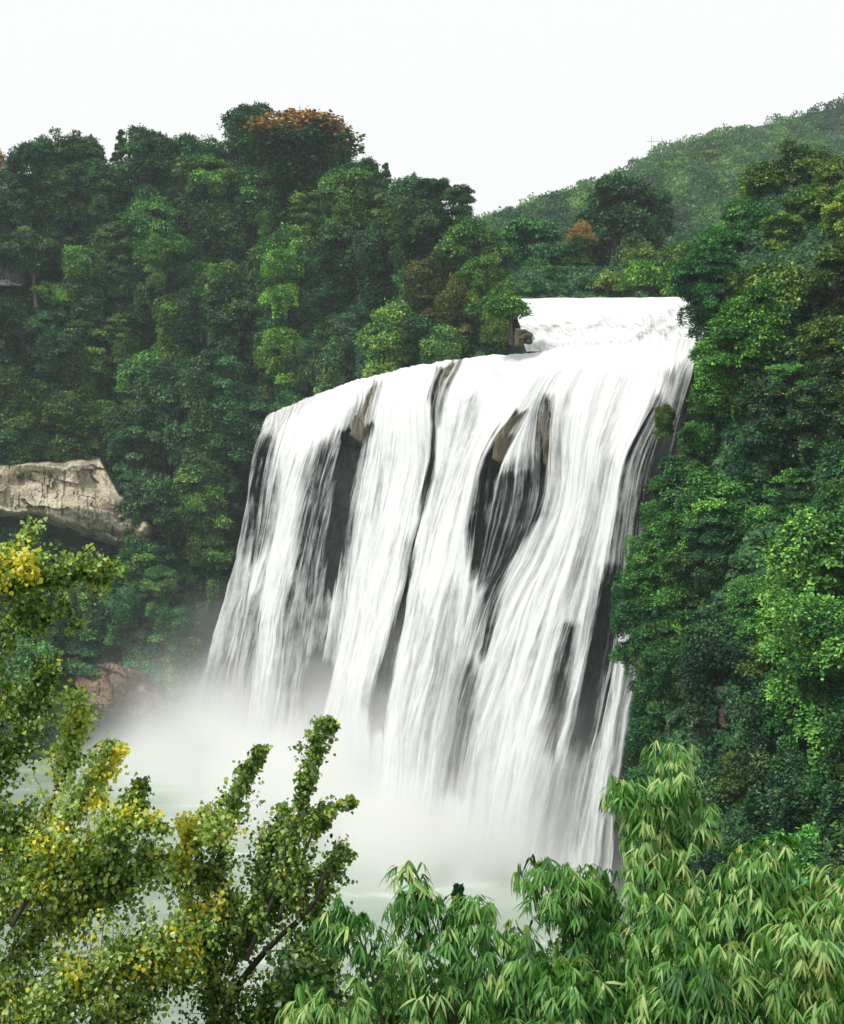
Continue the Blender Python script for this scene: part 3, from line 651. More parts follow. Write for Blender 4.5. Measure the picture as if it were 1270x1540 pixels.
# behind the upper cascade
for px, yt, D, kd, s, c, lb, sz in [
 (796, 328, 232, 'dome', 1.45, (.75, 1.1, .8), 'round dark green tree behind the left of the upper cascade', 1.1),
 (762, 372, 228, 'broad', .9, (.7, 1, .8), 'green tree squeezed between the left hill and the round tree', 1),
 (868, 336, 236, 'blossombush', .75, (.9, .9, .7), 'orange red flowering tree between the round tree and the big dark dome', 1),
 (925, 262, 246, 'dome', 1.75, (.38, .55, .42), 'big very dark dome tree behind the upper cascade', 1.25),
 (975, 272, 250, 'dome', 1.2, (.42, .58, .42), 'dark rounded tree leaning on the right of the big dark dome', 1.2),
 (862, 372, 228, 'broad', .9, (.5, .7, .6), 'shadowy tree under the orange red flowering tree', .8),
 (960, 350, 226, 'broad', 1.0, (1.4, 1.2, .95), 'pale olive tree in front of the dark dome tree', 1),
 (1010, 362, 222, 'broad', 1.0, (1.5, 1.25, .8), 'light green tree between the dark dome and the right hillside', 1),
 (835, 400, 222, 'vine', .8, (.55, .8, .7), 'dark tree at the water edge behind the upper cascade', .8),
 (914, 405, 214, 'bush', 1.0, (2.6, 1.9, 1.0), 'yellowish round bush at the edge of the upper cascade', 1.1),
 (880, 418, 216, 'bush', .75, (1.1, 1.2, .7), 'small green bush left of the yellowish round bush', 1),
 (972, 390, 216, 'bush', 1.4, (1.7, 1.8, .6), 'bright green bush right of the yellowish round bush', 1.2),
 (1018, 402, 212, 'bush', 1.4, (1.5, 1.7, .6), 'bright green bush at the right end of the upper cascade', 1.2),
 (1040, 350, 222, 'broad', 1.1, (1.1, 1.4, .8), 'green tree behind the right end of the upper cascade', 1),
 (800, 425, 214, 'bush', .9, (.6, .9, .7), 'dark low bush on the bank behind the upper cascade', 1),
 (842, 428, 214, 'bush', .8, (.5, .8, .65), 'lowest dark bush on the bank left of the yellowish bush', 1),
 (936, 421, 212, 'bush', .6, (1.2, 1.4, .6), 'little bush between the yellowish and the bright green bushes', 1)]:
    tree_top(kd, px, yt, D, s, c, lb, sz=sz, name='bush' if kd == 'bush' else 'tree', cat='bush' if kd == 'bush' else 'tree')
# right hillside trees
yy = 270.0; nr_ = 0
while yy < 1420:
    stp = 76
    for xx in np.arange(930, 1390, stp):
        px, py = xx+random.uniform(-.42, .42)*stp+(stp/2 if int(yy/stp) % 2 else 0), yy+random.uniform(-.4, .4)*stp
        sil = np.interp(py-55, rsil[:, 0], rsil[:, 1])
        if px < sil+(34 if py > 520 else 8): continue
        if py < np.interp(px, [1060, 1130, 1200, 1400], [400, 350, 285, 270]): continue
        if inpoly(px, py-30, [(960,1010),(1120,990),(1120,1190),(960,1240)]): continue
        D = float(Dright(px, py))-random.uniform(1, 4)
        kind = random.choice(['broad', 'broad', 'dome', 'vine', 'plume', 'airy']) if py < 1080 else random.choice(['cone', 'cone', 'vine', 'broad'])
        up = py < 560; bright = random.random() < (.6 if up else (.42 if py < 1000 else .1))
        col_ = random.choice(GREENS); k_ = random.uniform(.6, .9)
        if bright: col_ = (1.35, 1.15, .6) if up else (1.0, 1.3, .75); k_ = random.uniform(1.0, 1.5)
        s = random.uniform(.5, .95)*(1.2 if up else 1.0)
        where = 'on the upper right hillside' if py < 480 else ('on the middle of the right hillside' if py < 800 else ('on the right cliff beside the falls' if py < 1080 else 'in the shade at the foot of the right cliff'))
        look, form = zone_label(px, py, kind, bright)
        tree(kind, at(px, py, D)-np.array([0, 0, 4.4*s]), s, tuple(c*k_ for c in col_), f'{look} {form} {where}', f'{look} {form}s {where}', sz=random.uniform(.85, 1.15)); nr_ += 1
    yy += stp*.8
for px, yt, dD, kd, s, c, lb in [
 (1212, 205, -2, 'broad', .95, (.9, .8, .6), 'olive dark treetop highest on the right hillside'),
 (1262, 222, -4, 'broad', .9, (1.6, 1.3, .6), 'yellow green tree at the right edge of the skyline'),
 (1150, 235, 0, 'broad', .9, (1.3, 1.1, .55), 'yellowish green tree left of the highest treetop on the right'),
 (1118, 290, 0, 'broad', .9, (.8, 1.1, .8), 'green tree stepping down the right skyline'),
 (1075, 330, -2, 'broad', .85, (.7, 1.2, .8), 'fresh green tree right of the bright bushes behind the cascade'),
 (1062, 378, -3, 'dome', .8, (.4, .7, .6), 'very dark tree hanging over the right end of the upper cascade'),
 (1078, 420, -4, 'broad', .6, (.4, .7, .6), 'dark low limb tree at the right end of the upper cascade'),
 (1044, 440, -5, 'bush', .42, (.35, .4, .4), 'dark twiggy branches poking over the white upper cascade'),
 (1140, 430, -8, 'broad', .9, (1.15, 1.4, .6), 'bright green leafy tree leaning out right of the waterfall lip'),
 (1100, 470, -7, 'broad', .7, (1.1, 1.4, .65), 'bright green tree just right of the waterfall lip'),
 (1078, 500, -4, 'broad', .5, (.8, 1.1, .6), 'small green tree leaning over the right corner of the waterfall lip'),
 (1068, 560, -5, 'broad', .55, (.9, 1.2, .6), 'green tree below the lip corner on the right rim of the falls'),
 (1044, 632, -5, 'vine', .55, (.8, 1.0, .6), 'vine tree hanging over the thin strands on the right rim of the falls'),
 (1020, 692, -5, 'broad', .55, (.7, 1.0, .6), 'green tree under the hanging vine tree on the right rim'),
 (990, 750, -4, 'vine', .5, (.7, 1.0, .6), 'green vine tree above the tree that juts furthest over the falls'),
 (975, 800, -4, 'broad', .5, (.9, 1.2, .7), 'small round tree just above the one that juts furthest over the falls'),
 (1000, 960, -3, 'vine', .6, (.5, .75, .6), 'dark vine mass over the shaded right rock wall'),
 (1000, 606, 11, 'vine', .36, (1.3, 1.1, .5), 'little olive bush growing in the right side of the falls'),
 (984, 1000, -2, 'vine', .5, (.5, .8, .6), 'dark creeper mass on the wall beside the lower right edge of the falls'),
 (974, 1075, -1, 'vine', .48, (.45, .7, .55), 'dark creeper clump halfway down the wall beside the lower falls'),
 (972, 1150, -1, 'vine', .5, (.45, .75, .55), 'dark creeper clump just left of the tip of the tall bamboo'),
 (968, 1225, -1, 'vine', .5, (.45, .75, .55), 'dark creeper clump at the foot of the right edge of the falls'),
 (975, 830, -3, 'broad', .6, (.8, 1.1, .7), 'green tree jutting furthest over the falls from the right cliff'),
 (950, 850, -2, 'vine', .55, (.55, .85, .6), 'dark vine tree jutting over the lower falls from the right cliff'),
 (955, 900, -3, 'vine', .55, (.5, .8, .6), 'dark tree hanging below the jutting tree over the right falls'),
 (985, 930, -3, 'airy', .6, (.45, .65, .55), 'dark drooping branch tree above the shaded right rock wall'),
 (1225, 745, -14, 'broad', .95, (1.3, 1.5, .8), 'light green tree bulging forward at the right edge'),
 (1245, 880, -14, 'broad', .8, (1.1, 1.4, .75), 'light green tree below the bulging one at the right edge'),
 (1030, 760, -4, 'broad', .7, (.8, 1.1, .65), 'green tree on the rim of the right cliff at mid height'),
 (1150, 1080, -4, 'cone', .55, (.7, 1, .7), 'dark pointed conifer left in the group at the foot of the right cliff'),
 (1195, 1050, -6, 'cone', .6, (.75, 1.05, .75), 'pointed conifer in the middle of the group at the right cliff foot'),
 (1250, 1060, -6, 'cone', .6, (.7, 1, .75), 'pointed conifer at the right frame edge below the light green tree')]:
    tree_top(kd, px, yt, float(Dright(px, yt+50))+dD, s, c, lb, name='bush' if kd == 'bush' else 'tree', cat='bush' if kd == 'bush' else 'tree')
print('trees', nt_, nr_)

# undergrowth creeping over the hillsides between the trees (uncountable)
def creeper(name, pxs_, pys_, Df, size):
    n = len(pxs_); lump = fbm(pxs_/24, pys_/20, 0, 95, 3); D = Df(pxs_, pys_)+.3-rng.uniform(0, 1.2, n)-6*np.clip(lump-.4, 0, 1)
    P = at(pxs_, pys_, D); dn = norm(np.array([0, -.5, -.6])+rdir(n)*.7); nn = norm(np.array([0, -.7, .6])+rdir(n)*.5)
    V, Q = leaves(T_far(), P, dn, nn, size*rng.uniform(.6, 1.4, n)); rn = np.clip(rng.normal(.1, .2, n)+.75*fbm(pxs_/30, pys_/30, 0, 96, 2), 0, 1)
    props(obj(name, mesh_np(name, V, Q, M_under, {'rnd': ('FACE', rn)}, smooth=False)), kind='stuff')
n = 330000; a_ = rng.uniform(-120, 800, n); b_ = rng.uniform(230, 1130, n)
lk = (b_ > np.interp(a_, lsky[:, 0], lsky[:, 1])+40)
lk &= np.where(a_ > 395, b_ < np.interp(a_, [395, 460, 540, 640, 720, 800], [628, 603, 565, 546, 536, 500])-2, a_ < np.interp(b_, [560, 625, 700, 810, 890, 990, 1080], [420, 392, 368, 352, 322, 288, 260]))
for e_ in exc: lk &= sdpoly(a_, b_, e_) > -3
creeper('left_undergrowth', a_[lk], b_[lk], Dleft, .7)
n = 260000; a_ = rng.uniform(940, 1420, n); b_ = rng.uniform(240, 1420, n)
lk = a_ > np.interp(b_, rsil[:, 0], rsil[:, 1])+20
lk &= ~((sdpoly(a_, b_, [(960,1000),(1120,985),(1115,1120),(1000,1200),(960,1240)]) < 0) & (rng.random(n) < .8))
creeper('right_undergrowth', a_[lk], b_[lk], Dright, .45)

n = 30000; a_ = rng.uniform(965, 1120, n); b_ = rng.uniform(960, 1330, n)
lk = fbm(a_/22, b_/60, 0, 97, 2) > .47
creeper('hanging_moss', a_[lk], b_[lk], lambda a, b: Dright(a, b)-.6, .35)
n = 16000; a_ = rng.uniform(735, 1075, n); b_ = rng.uniform(400, 449, n)
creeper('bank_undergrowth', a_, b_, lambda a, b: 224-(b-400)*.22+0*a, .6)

# far wood on the distant hill: one mass
Ps, Ds, Ns, Ss, Rs = [], [], [], [], []
for k in range(2300):
    px = random.uniform(600, 1500); tp0 = np.interp(px, fsk[:, 0], fsk[:, 1])+3; py = tp0+(430-tp0)*random.random()**.9+2
    D = float(Dfar(px, py))-2; r0 = random.uniform(2.4, 7.5)*(1 if py > tp0+14 else .7); m_ = int(60+32*r0)
    d = rdir(m_); d[:, 2] = np.abs(d[:, 2])*1.1-.2; P = at(px, py, D)+d*r0*np.array([1.1, 1.1, 1.0])*rng.uniform(.7, 1.1, (m_, 1))
    Ps.append(P); Ds.append(norm(d+rdir(m_)*.6)); Ns.append(norm(d+np.array([0, 0, .7])+rdir(m_)*.4)); Ss.append(rng.uniform(.7, 1.4, m_)); Rs.append(np.clip(rng.normal(1.5*float(fbm(px/38, py/26, 0, 98, 2))-.35+random.uniform(-.18, .18), .12, m_), 0, 1))
V, Q = leaves(T_far(), *map(np.concatenate, (Ps, Ds, Ns, Ss)))
props(obj('distant_forest', mesh_np('distant_forest', V, Q, M_far, {'rnd': ('FACE', np.concatenate(Rs))}, smooth=False)), kind='stuff')

for k in range(18):
    px = 880+k*21+random.uniform(-9, 9); t0_ = np.interp(px, fsk[:, 0], fsk[:, 1]); yt = t0_+random.uniform(4, 95)
    tree_top('broad' if k % 3 else 'dome', px, yt, float(Dfar(px, yt+14))-9, random.uniform(1.0, 1.7), random.choice([(1.8, 1.8, .9), (1.1, 1.3, .9), (2.1, 1.7, .8), (.7, .9, .8)]), 'tree standing out from the wood on the distant hill', group='trees standing out on the distant hill')
# power pole pair on the distant ridge
m, N, L = newmat('pole_steel'); p = N.new('ShaderNodeBsdfPrincipled'); p.inputs['Base Color'].default_value = (.35, .36, .37, 1); p.inputs['Roughness'].default_value = .6
o = N.new('ShaderNodeOutputMaterial'); L.new(p.outputs[0], o.inputs[0]); M_pole = m
b0 = at(988, 236, 560.0); pl = props(obj('power_pole', None, None, tuple(b0)), 'thin grey twin mast power pole with crossbar on the distant ridge', 'pole')
for sx in (-2.6, 2.6): obj('mast', mesh_np('mast', *tube([(sx, 0, -6), (sx, 0, 3), (sx, 0, 10)], .14), M_pole), pl)
obj('crossbar', mesh_np('crossbar', *tube([(-5, 0, 7.6), (0, 0, 7.6), (5, 0, 7.6)], .12), M_pole), pl)

# ------------------------------------------------------------------ foreground poplars
def poplar(name, label, base_pt, plumes, fill, depth0, seed, leafsz=.051):
    r = np.random.default_rng(seed); root = props(obj(name, None, None, tuple(base_pt)), label, 'tree'); bl = np.array(base_pt)
    LP, LD, LN, LS, LR, LT = [], [], [], [], [], []; tw = []
    for (pts, rad, cnt, yel, lum, dd, thick) in plumes:
        A = at([p[0] for p in pts], [p[1] for p in pts], depth0+dd); n = 28
        for i in range(len(A)): A[i, 1] += r.normal(0, .25)
        path = smoothpath(A, n); s = depth0/F
        rr = np.interp(np.linspace(0, 1, n), np.linspace(0, 1, len(rad)), rad)*s
        obj('branch', mesh_np('branch', *tube(path-bl, np.linspace(thick, .006, n)), M_twig), root)
        cnt = int(cnt*3.2); rr = rr*1.15; ntw = max(6, cnt//30)
        for k in range(ntw):
            t = r.uniform(.05, 1)**.8; i = min(int(t*(n-1)), n-2); p0 = path[i]; tg = norm(path[i+1]-path[i])
            dr = norm(tg*r.uniform(.3, 1.2)+rdir(1, r)[0]*.9+np.array([0, 0, .25])); ln = rr[i]*r.uniform(.35, 1.45); p1 = p0+dr*ln; pm = (p0+p1)/2+np.array([0, 0, .05*ln])
            tw.append(tube(smoothpath([p0, pm, p1], 5)-bl, np.linspace(.007, .002, 5), 4))
            m_ = int(cnt/ntw); u_ = r.uniform(.15, 1.05, m_)[:, None]; q = p0+(p1-p0)*u_+rdir(m_, r)*np.minimum(.11, ln*.4)*r.uniform(.3, 1.3, (m_, 1))
            q[:, 2] -= .02
            LP.append(q); LD.append(norm(rdir(m_, r)*.75+np.array([0, 0, -.75])+dr*.2)); LN.append(norm(rdir(m_, r)*.8+np.array([-.2, -.55, .5])))
            LS.append(leafsz*r.uniform(.6, 1.2, m_)); LR.append(np.clip(r.normal(lum+.05+r.normal(0, .13), .25, m_), 0, 1)); LT.append((r.random(m_) < min(.92, yel*2.2)*(1 if vn(p1[0]*3.2, p1[1]*3.2, p1[2]*3.2, seed) > .62-.25*yel else .05)).astype(float))
    LP, LD, LN, LS, LR, LT = map(np.concatenate, (LP, LD, LN, LS, LR, LT))
    V, Q = leaves(T_round(), LP, LD, LN, LS); V = V-bl
    for nm, sel, lb in (('leaves', LT < .5, None), ('yellow_leaves', LT > .5, 'turned yellow leaves')):
        idx = np.where(sel)[0]
        if len(idx) < 5: continue
        v_ = V.reshape(len(LP), -1, 3)[idx]; k = v_.shape[1]; q_ = T_round()[1][None]+(np.arange(len(idx))*k)[:, None, None]
        vv, qq, rr_, tt_ = v_.reshape(-1, 3), q_.reshape(-1, 4), np.repeat(LR[idx], 4), np.repeat(LT[idx], 4); nl = len(qq)
        if nm == 'leaves':
            tv, tq = join(tw); qq = np.concatenate([qq, tq+len(vv)]); vv = np.concatenate([vv, tv]); rr_ = np.concatenate([rr_, np.zeros(len(tq))]); tt_ = np.concatenate([tt_, np.zeros(len(tq))])
        me = mesh_np(nm, vv, qq, M_poplar, {'rnd': ('FACE', rr_), 'tip': ('FACE', tt_)}); me.materials.append(M_twig)
        me.polygons.foreach_set('material_index', (np.arange(len(me.polygons)) >= nl).astype(np.int32)); o = obj(nm, me, root)
        if lb: o['label'] = lb
    return root
def trunk(root, pts, r0, r1, D, mat=M_twig):
    A = at([p[0] for p in pts], [p[1] for p in pts], np.array([p[2] for p in pts], float)); bl = np.array(root.location)
    P = smoothpath(A, 16); obj('trunk', mesh_np('trunk', *tube(P-bl, np.linspace(r0, r1, 16), 8), mat), root)
D1 = 12.0
PLU = [
 ([(-60,960),(0,900),(60,868),(110,860),(152,862)], [60,46,30,18], 900, .10, .42, 0, .04),
 ([(-50,900),(-10,850),(20,820),(38,796)], [36,30,14], 300, .05, .55, .3, .02),
 ([(-40,850),(30,850),(60,855)], [30,30,22], 260, .45, .45, -.2, .015),
 ([(-60,1010),(-10,960),(40,930),(75,915)], [50,40,22], 500, .02, .38, .1, .02),
 ([(70,870),(100,890),(120,935)], [20,16,10], 110, .25, .4, 0, .01),
 ([(-70,1250),(-10,1180),(40,1090),(70,1030),(88,995)], [50,45,36,18], 1200, .03, .36, .2, .035),
 ([(-40,1150),(-10,1090),(10,1040)], [40,30,16], 350, .03, .42, .2, .02),
 ([(20,1330),(70,1200),(105,1110),(118,1045)], [48,42,26,18], 900, .10, .72, .6, .03),
 ([(30,1380),(90,1270),(130,1190),(162,1130)], [50,44,30,16], 900, .75, .7, -.1, .03),
 ([(60,1350),(130,1270),(190,1235),(245,1238)], [46,38,22,12], 800, .45, .6, -.2, .025),
 ([(100,1370),(160,1300),(192,1230),(208,1175)], [44,32,24,14], 650, .05, .38, .2, .025),
 ([(-60,1420),(30,1330),(90,1300)], [80,70,44], 1500, .08, .55, .1, .04),
 ([(-60,1520),(40,1420),(140,1350),(230,1300)], [80,75,60,26], 2000, .10, .5, .2, .045),
 ([(0,1600),(110,1480),(210,1420),(320,1392)], [80,70,50,18], 1900, .28, .5, -.2, .05),
 ([(40,1640),(130,1560),(210,1500),(275,1470)], [80,70,44,20], 1300, .04, .5, .1, .04),
 ([(-80,1620),(0,1540),(80,1500)], [90,90,70], 1500, .04, .42, .4, .05),
 ([(-80,1340),(-20,1280),(20,1240)], [70,60,44], 900, .03, .4, .4, .04),
 ([(60,1640),(140,1600),(200,1530)], [60,50,40], 600, .04, .55, .1, .04)]
b1 = at(20, 2050, D1); b1[2] = 46.2-.56*(D1-1)-.2
t1 = poplar('poplar_tree', 'large poplar in the lower left corner with many turned yellow leaves', b1, PLU, None, D1, 5)
trunk(t1, [(20, 2060, D1), (0, 1800, D1), (-20, 1560, D1), (-40, 1300, D1), (-60, 1050, D1), (-60, 900, D1)], .13, .03, D1)
D2 = 13.0
PLU2 = [
 ([(380,1420),(440,1280),(462,1180),(480,1110),(504,1066)], [40,34,22,18,8], 1100, .04, .36, 0, .03),
 ([(310,1400),(335,1260),(362,1180),(396,1122)], [44,30,20,9], 800, .06, .48, .2, .025),
 ([(420,1380),(465,1270),(500,1210),(532,1190)], [40,28,14,8], 560, .03, .42, -.2, .02),
 ([(400,1380),(405,1290),(428,1215)], [40,30,16], 500, .04, .42, .1, .02),
 ([(330,1420),(280,1320),(290,1260),(345,1235)], [48,40,34,26], 900, .42, .68, -.2, .025),
 ([(360,1440),(330,1340),(270,1310)], [50,40,26], 650, .08, .5, 0, .02),
 ([(470,1400),(490,1330),(512,1290)], [34,28,16], 380, .05, .4, 0, .02),
 ([(340,1480),(400,1360),(440,1320)], [66,60,44], 1300, .04, .38, .2, .03),
 ([(340,1560),(320,1470),(300,1400)], [60,56,36], 900, .08, .42, 0, .03),
 ([(400,1560),(440,1460),(490,1380)], [60,54,26], 1000, .05, .38, .1, .03),
 ([(330,1640),(390,1540),(450,1500)], [80,80,50], 1300, .02, .26, .3, .03),
 ([(480,1500),(500,1440),(520,1395)], [36,28,14], 260, .12, .6, .2, .012)]
b2 = at(300, 2000, D2); b2[2] = 46.2-.56*(D2-1)-.2
t2 = poplar('poplar_tree', 'slimmer dark green poplar with upright tips in front of the mist at the centre left', b2, PLU2, None, D2, 8, .052)
trunk(t2, [(300, 2010, D2), (310, 1750, D2), (345, 1520, D2), (400, 1430, D2), (468, 1365, D2-.3), (490, 1310, D2-.3)], .065, .016, D2)

# ------------------------------------------------------------------ bamboo
def bamboo(name, label, base, culms, D0, seed, leaf=.16):
    r = np.random.default_rng(seed); root = props(obj(name, None, None, tuple(base)), label, 'bamboo'); bl = np.array(base); s = D0/F
    LP, LD, LN, LS, LR = [], [], [], [], []; tw = []
    for (pts, rad, fans, lum, dd) in culms:
        A = at([p[0] for p in pts], [p[1] for p in pts], D0+dd); n = 30; path = smoothpath(A, n)
        rr = np.interp(np.linspace(0, 1, n), np.linspace(0, 1, len(rad)), rad)*s
        obj('culm', mesh_np('culm', *tube(path-bl, np.linspace(.022, .004, n), 7), M_culm), root)
        for k in range(int(fans*1.5)):
            if k % 7 == 0:
                i = min(int(r.uniform(0, 1)**.8*(n-1)), n-2); p0 = path[i]; tg = norm(path[i+1]-path[i]); cl_ = lum
                dc_ = rdir(1, r)[0]; dc_[1] -= .35; dc_ = norm(norm(dc_)+tg*.35+np.array([0, 0, .15])); ln = rr[i]*r.uniform(.3, 1.12)
                cl_ = r.normal(lum-.2+.42*ln/rr[i], .15)  # outer sprays paler as young growth; inner ones darkened to paint shade in gaps
                pc = p0+dc_*ln-np.array([0, 0, .25*ln*ln])
                if i > n*.35: tw.append(tube(smoothpath([p0, (p0+pc)/2+np.array([0, 0, .06]), pc], 5)-bl, np.linspace(.005, .002, 5), 4))
            off = rdir(1, r)[0]*np.array([.17, .17, .10])*r.uniform(.3, 1.2); p1 = pc+off; dr = norm(dc_+off*5)
            m_ = r.integers(3, 8); h = norm(np.array([dr[0], dr[1], 0])+1e-6); sd_ = np.cross(h, [0, 0, 1])
            an = np.linspace(-1, 1, m_)*r.uniform(.6, 1.15)+r.normal(0, .12, m_)
            pit = -r.uniform(.35, 1.5)+r.normal(0, .15, m_)
            dl = norm(np.cos(an)[:, None]*h*np.cos(pit)[:, None]+np.sin(an)[:, None]*sd_*.9+np.sin(pit)[:, None]*np.array([0, 0, 1]))
            nn = norm(np.array([0, 0, 1.0])+h*.6+rdir(m_, r)*.35)
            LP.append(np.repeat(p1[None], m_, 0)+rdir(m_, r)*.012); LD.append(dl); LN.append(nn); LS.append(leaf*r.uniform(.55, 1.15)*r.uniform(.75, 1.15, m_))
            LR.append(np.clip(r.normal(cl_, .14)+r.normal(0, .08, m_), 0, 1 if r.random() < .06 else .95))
    V, Q = leaves(T_lance(), *map(np.concatenate, (LP, LD, LN, LS))); LR = np.concatenate(LR)
    V = V-bl; nl = len(Q); tv, tq = join(tw); Q = np.concatenate([Q, tq+len(V)]); V = np.concatenate([V, tv])
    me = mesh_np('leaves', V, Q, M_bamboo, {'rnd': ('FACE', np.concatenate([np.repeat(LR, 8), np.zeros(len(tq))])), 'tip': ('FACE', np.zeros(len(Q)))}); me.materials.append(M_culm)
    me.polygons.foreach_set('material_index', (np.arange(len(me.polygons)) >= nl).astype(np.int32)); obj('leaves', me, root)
    return root
D3 = 8.5
def gz(D): return 46.2-.56*(D-1)-.15
def gbase(px, D): b = at(px, 1500, D); b[2] = gz(D); return b
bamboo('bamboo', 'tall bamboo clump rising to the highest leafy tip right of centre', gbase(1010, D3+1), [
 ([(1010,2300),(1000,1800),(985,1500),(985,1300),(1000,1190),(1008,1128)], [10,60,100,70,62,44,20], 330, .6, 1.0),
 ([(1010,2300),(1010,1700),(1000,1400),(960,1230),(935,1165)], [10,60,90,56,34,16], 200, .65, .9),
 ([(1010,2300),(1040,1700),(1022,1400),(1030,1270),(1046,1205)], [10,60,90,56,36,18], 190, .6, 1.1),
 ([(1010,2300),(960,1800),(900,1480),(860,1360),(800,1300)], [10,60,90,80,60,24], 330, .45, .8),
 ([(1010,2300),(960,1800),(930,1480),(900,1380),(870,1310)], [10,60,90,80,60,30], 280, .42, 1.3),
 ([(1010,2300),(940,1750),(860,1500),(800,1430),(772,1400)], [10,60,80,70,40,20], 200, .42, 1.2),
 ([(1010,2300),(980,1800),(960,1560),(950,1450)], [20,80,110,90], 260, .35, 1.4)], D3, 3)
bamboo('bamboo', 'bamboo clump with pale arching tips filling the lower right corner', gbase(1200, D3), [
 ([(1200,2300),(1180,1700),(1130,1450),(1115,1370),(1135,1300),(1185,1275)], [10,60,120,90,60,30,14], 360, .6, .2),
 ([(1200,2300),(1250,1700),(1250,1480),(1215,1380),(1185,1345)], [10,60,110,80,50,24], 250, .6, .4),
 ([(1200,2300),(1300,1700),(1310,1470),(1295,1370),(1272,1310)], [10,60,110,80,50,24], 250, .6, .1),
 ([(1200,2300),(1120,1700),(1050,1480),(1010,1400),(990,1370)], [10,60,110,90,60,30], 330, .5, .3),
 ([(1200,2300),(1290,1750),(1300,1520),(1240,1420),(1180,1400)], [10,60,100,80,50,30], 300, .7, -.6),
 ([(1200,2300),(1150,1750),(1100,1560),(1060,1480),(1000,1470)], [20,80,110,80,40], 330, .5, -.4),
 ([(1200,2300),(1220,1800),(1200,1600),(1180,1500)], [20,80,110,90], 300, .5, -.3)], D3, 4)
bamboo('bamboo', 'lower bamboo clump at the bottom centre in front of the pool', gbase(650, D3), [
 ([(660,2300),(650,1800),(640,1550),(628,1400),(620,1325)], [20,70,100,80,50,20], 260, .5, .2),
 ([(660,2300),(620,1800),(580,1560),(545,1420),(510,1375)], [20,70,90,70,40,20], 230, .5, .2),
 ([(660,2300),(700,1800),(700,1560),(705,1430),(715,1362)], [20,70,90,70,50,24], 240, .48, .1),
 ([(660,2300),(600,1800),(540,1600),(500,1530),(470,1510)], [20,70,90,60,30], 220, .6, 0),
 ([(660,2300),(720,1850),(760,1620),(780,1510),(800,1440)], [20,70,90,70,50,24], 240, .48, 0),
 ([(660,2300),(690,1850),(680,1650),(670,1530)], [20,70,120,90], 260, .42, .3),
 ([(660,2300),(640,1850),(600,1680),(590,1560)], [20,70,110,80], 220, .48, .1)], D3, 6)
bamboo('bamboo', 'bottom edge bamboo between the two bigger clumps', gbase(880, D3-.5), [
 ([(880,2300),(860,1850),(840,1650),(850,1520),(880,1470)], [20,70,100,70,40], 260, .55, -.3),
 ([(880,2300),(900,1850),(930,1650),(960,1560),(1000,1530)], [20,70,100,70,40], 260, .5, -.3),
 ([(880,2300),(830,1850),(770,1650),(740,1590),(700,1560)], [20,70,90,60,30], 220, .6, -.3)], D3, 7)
def shrub(label, px, py, D, rad, seed, n, lum=.1, leaf=.07, name='shrub'):
    r = np.random.default_rng(seed); b_ = np.array([(px-W0/2)/F*D, D, gz(D)]); root = props(obj(name, None, None, tuple(b_)), label, 'shrub'); top = at(px, py, D)
    P, Dn, Nn = [], [], []
    for k in range(26):
        e = top+np.array([r.normal(0, .55)*rad, r.normal(0, .5)*rad, -abs(r.normal(0, .75))*rad]); st = b_+np.array([r.normal(0, .1), r.normal(0, .1), -.2]); path = smoothpath([st, (st+e)/2+np.array([0, 0, .2]), e], 12)
        obj('stem', mesh_np('stem', *tube(path-b_, np.linspace(.02, .004, 12), 5), M_twig), root)
        m_ = n//26; c = path[r.integers(6, 12, m_)]; P.append(c+rdir(m_, r)*rad*.33*r.random((m_, 1))**.4); Dn.append(rdir(m_, r)+np.array([0, 0, -.3])); Nn.append(rdir(m_, r)+np.array([0, -.3, .6]))
    P, Dn, Nn = map(np.concatenate, (P, Dn, Nn)); V, Q = leaves(T_round(), P, Dn, Nn, leaf*r.uniform(.6, 1.2, len(P)))
    obj('leaves', mesh_np('leaves', V-b_, Q, M_poplar, {'rnd': ('FACE', np.repeat(np.clip(r.normal(lum, .13, len(P)), 0, 1), 4))}), root)
shrub('dark green shrub between the slim poplar and the bottom centre bamboo', 470, 1440, 11.5, .42, 31, 3800)
shrub('dark shrub filling the gap under the tall bamboo clump', 960, 1440, 12.0, .9, 32, 9000)
shrub('dark shrub behind the bamboo left of the tall clump', 850, 1470, 11.6, .8, 33, 8000)
shrub('dark shrub behind the lower right corner bamboo', 1150, 1400, 12.0, 1.0, 34, 10000)
shrub('dark shrub at the right frame edge behind the bamboo', 1260, 1380, 12.3, .9, 35, 8000)
shrub('dark shrub behind the bottom centre bamboo', 640, 1450, 11.8, .8, 36, 8000)
shrub('dark shrub behind the bottom edge bamboo', 755, 1490, 11.9, .7, 37, 7000)
# dark shoot sticking up behind the middle bamboo
sb = gbase(684, 9.4); sh = props(obj('shoot', None, None, tuple(sb)), 'dark leafy vertical shoot poking up behind the bottom centre bamboo', 'plant')
pth = smoothpath(at([684,684,682,690], [1900,1600,1420,1338], 9.4), 20); obj('stem', mesh_np('stem', *tube(pth-sb, np.linspace(.02, .004, 20)), M_twig), sh)
m_ = 420; i = rng.integers(12, 20, m_); P = pth[i]+rdir(m_)*rng.uniform(.02, .13, (m_, 1))*(1.1-.045*i[:, None]); V, Q = leaves(T_round(), P, norm(rdir(m_)+np.array([0, 0, .8])), rdir(m_), .05)
obj('leaves', mesh_np('leaves', V-sb, Q, M_under, {'rnd': ('FACE', np.repeat(rng.uniform(0, .4, m_), 4))}), sh)

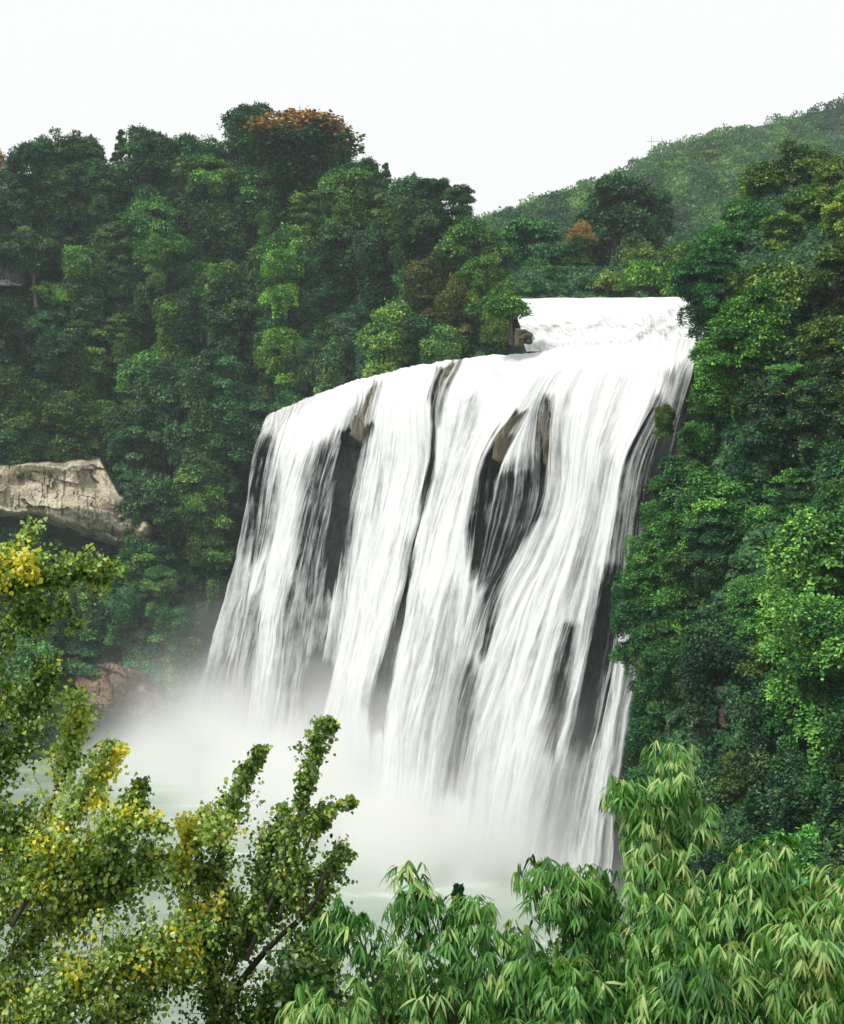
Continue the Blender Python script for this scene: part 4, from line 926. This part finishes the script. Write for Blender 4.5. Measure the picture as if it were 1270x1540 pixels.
# ------------------------------------------------------------------ spray at the foot of the falls, and the air of the gorge
def volmat(name, build):
    m, N, L = newmat(name); v = N.new('ShaderNodeVolumePrincipled'); o = N.new('ShaderNodeOutputMaterial'); L.new(v.outputs[0], o.inputs['Volume']); build(m, N, L, v); return m
def bmist(m, N, L, v):
    v.inputs['Color'].default_value = (.995, .995, .995, 1); v.inputs['Anisotropy'].default_value = 0.0
    tc = N.new('ShaderNodeTexCoord'); sx = N.new('ShaderNodeSeparateXYZ'); L.new(tc.outputs['Object'], sx.inputs[0])
    X, Y, Z = sx.outputs
    n = N.new('ShaderNodeTexNoise'); n.inputs['Scale'].default_value = .06; n.inputs['Detail'].default_value = 4; n.inputs['Roughness'].default_value = .6; L.new(tc.outputs['Object'], n.inputs[0])
    # Y: distance from the foot line toward the viewer; plume high at the foot, low over the pool
    h = math_(N, L, 'ADD', 2.2, math_(N, L, 'MULTIPLY', 7.0, math_(N, L, 'EXPONENT', math_(N, L, 'MULTIPLY', math_(N, L, 'ABSOLUTE', Y), -.045))))
    h = math_(N, L, 'MULTIPLY', h, math_(N, L, 'ADD', .78, math_(N, L, 'MULTIPLY', X, .001)))
    e = math_(N, L, 'EXPONENT', math_(N, L, 'MULTIPLY', math_(N, L, 'DIVIDE', Z, h), -1))
    def fade(c, a, b):  # 1 inside, 0 beyond
        mr = N.new('ShaderNodeMapRange'); mr.interpolation_type = 'SMOOTHSTEP'; L.new(c, mr.inputs['Value']); mr.inputs['From Min'].default_value = a; mr.inputs['From Max'].default_value = b; mr.inputs['To Min'].default_value = 1; mr.inputs['To Max'].default_value = 0; return mr.outputs[0]
    d = math_(N, L, 'MULTIPLY', e, fade(X, 30, 78)); d = math_(N, L, 'MULTIPLY', d, fade(math_(N, L, 'MULTIPLY', X, -1), 38, 64))
    d = math_(N, L, 'MULTIPLY', d, fade(Y, 5, 33)); d = math_(N, L, 'MULTIPLY', d, fade(Z, 26, 38))
    nn = math_(N, L, 'MULTIPLY', math_(N, L, 'SUBTRACT', n.outputs[0], .34), 4.2, True)
    L.new(math_(N, L, 'MULTIPLY', math_(N, L, 'MULTIPLY', d, nn), .62), v.inputs['Density'])
    m.cycles.volume_step_rate = .45 if hasattr(m.cycles, 'volume_step_rate') else 1
M_mist = volmat('spray', bmist)
bL, bR = PL+np.array([-12, -14]), PR+np.array([-14, -15]); mc = .5*(bL+bR); dv = bR-bL
ang = math.atan2(dv[1], dv[0])
X0, X1, Y0, Y1, Z0, Z1 = -84, 84, -14, 54, .05, 38
# local +Y must point toward the viewer: rotate by ang+pi
vb = np.array([(x, y, z) for x in (X0, X1) for y in (Y0, Y1) for z in (Z0, Z1)], float)
qb = [(0, 1, 3, 2), (4, 6, 7, 5), (0, 4, 5, 1), (2, 3, 7, 6), (0, 2, 6, 4), (1, 5, 7, 3)]
mo = obj('mist', mesh_np('mist', vb, qb, M_mist, smooth=False), None, (mc[0], mc[1], 0)); mo.rotation_euler = (0, 0, ang+math.pi); props(mo, kind='stuff')
def bhaze(m, N, L, v):
    v.inputs['Color'].default_value = (.80, .90, .97, 1); v.inputs['Density'].default_value = .00018
M_haze = volmat('air', bhaze); M_haze.cycles.homogeneous_volume = True
vb = np.array([(x, y, z) for x in (-3100, 3100) for y in (-420, 5100) for z in (-9, 300)], float)
props(obj('haze', mesh_np('haze', vb, qb, M_haze, smooth=False)), kind='stuff')
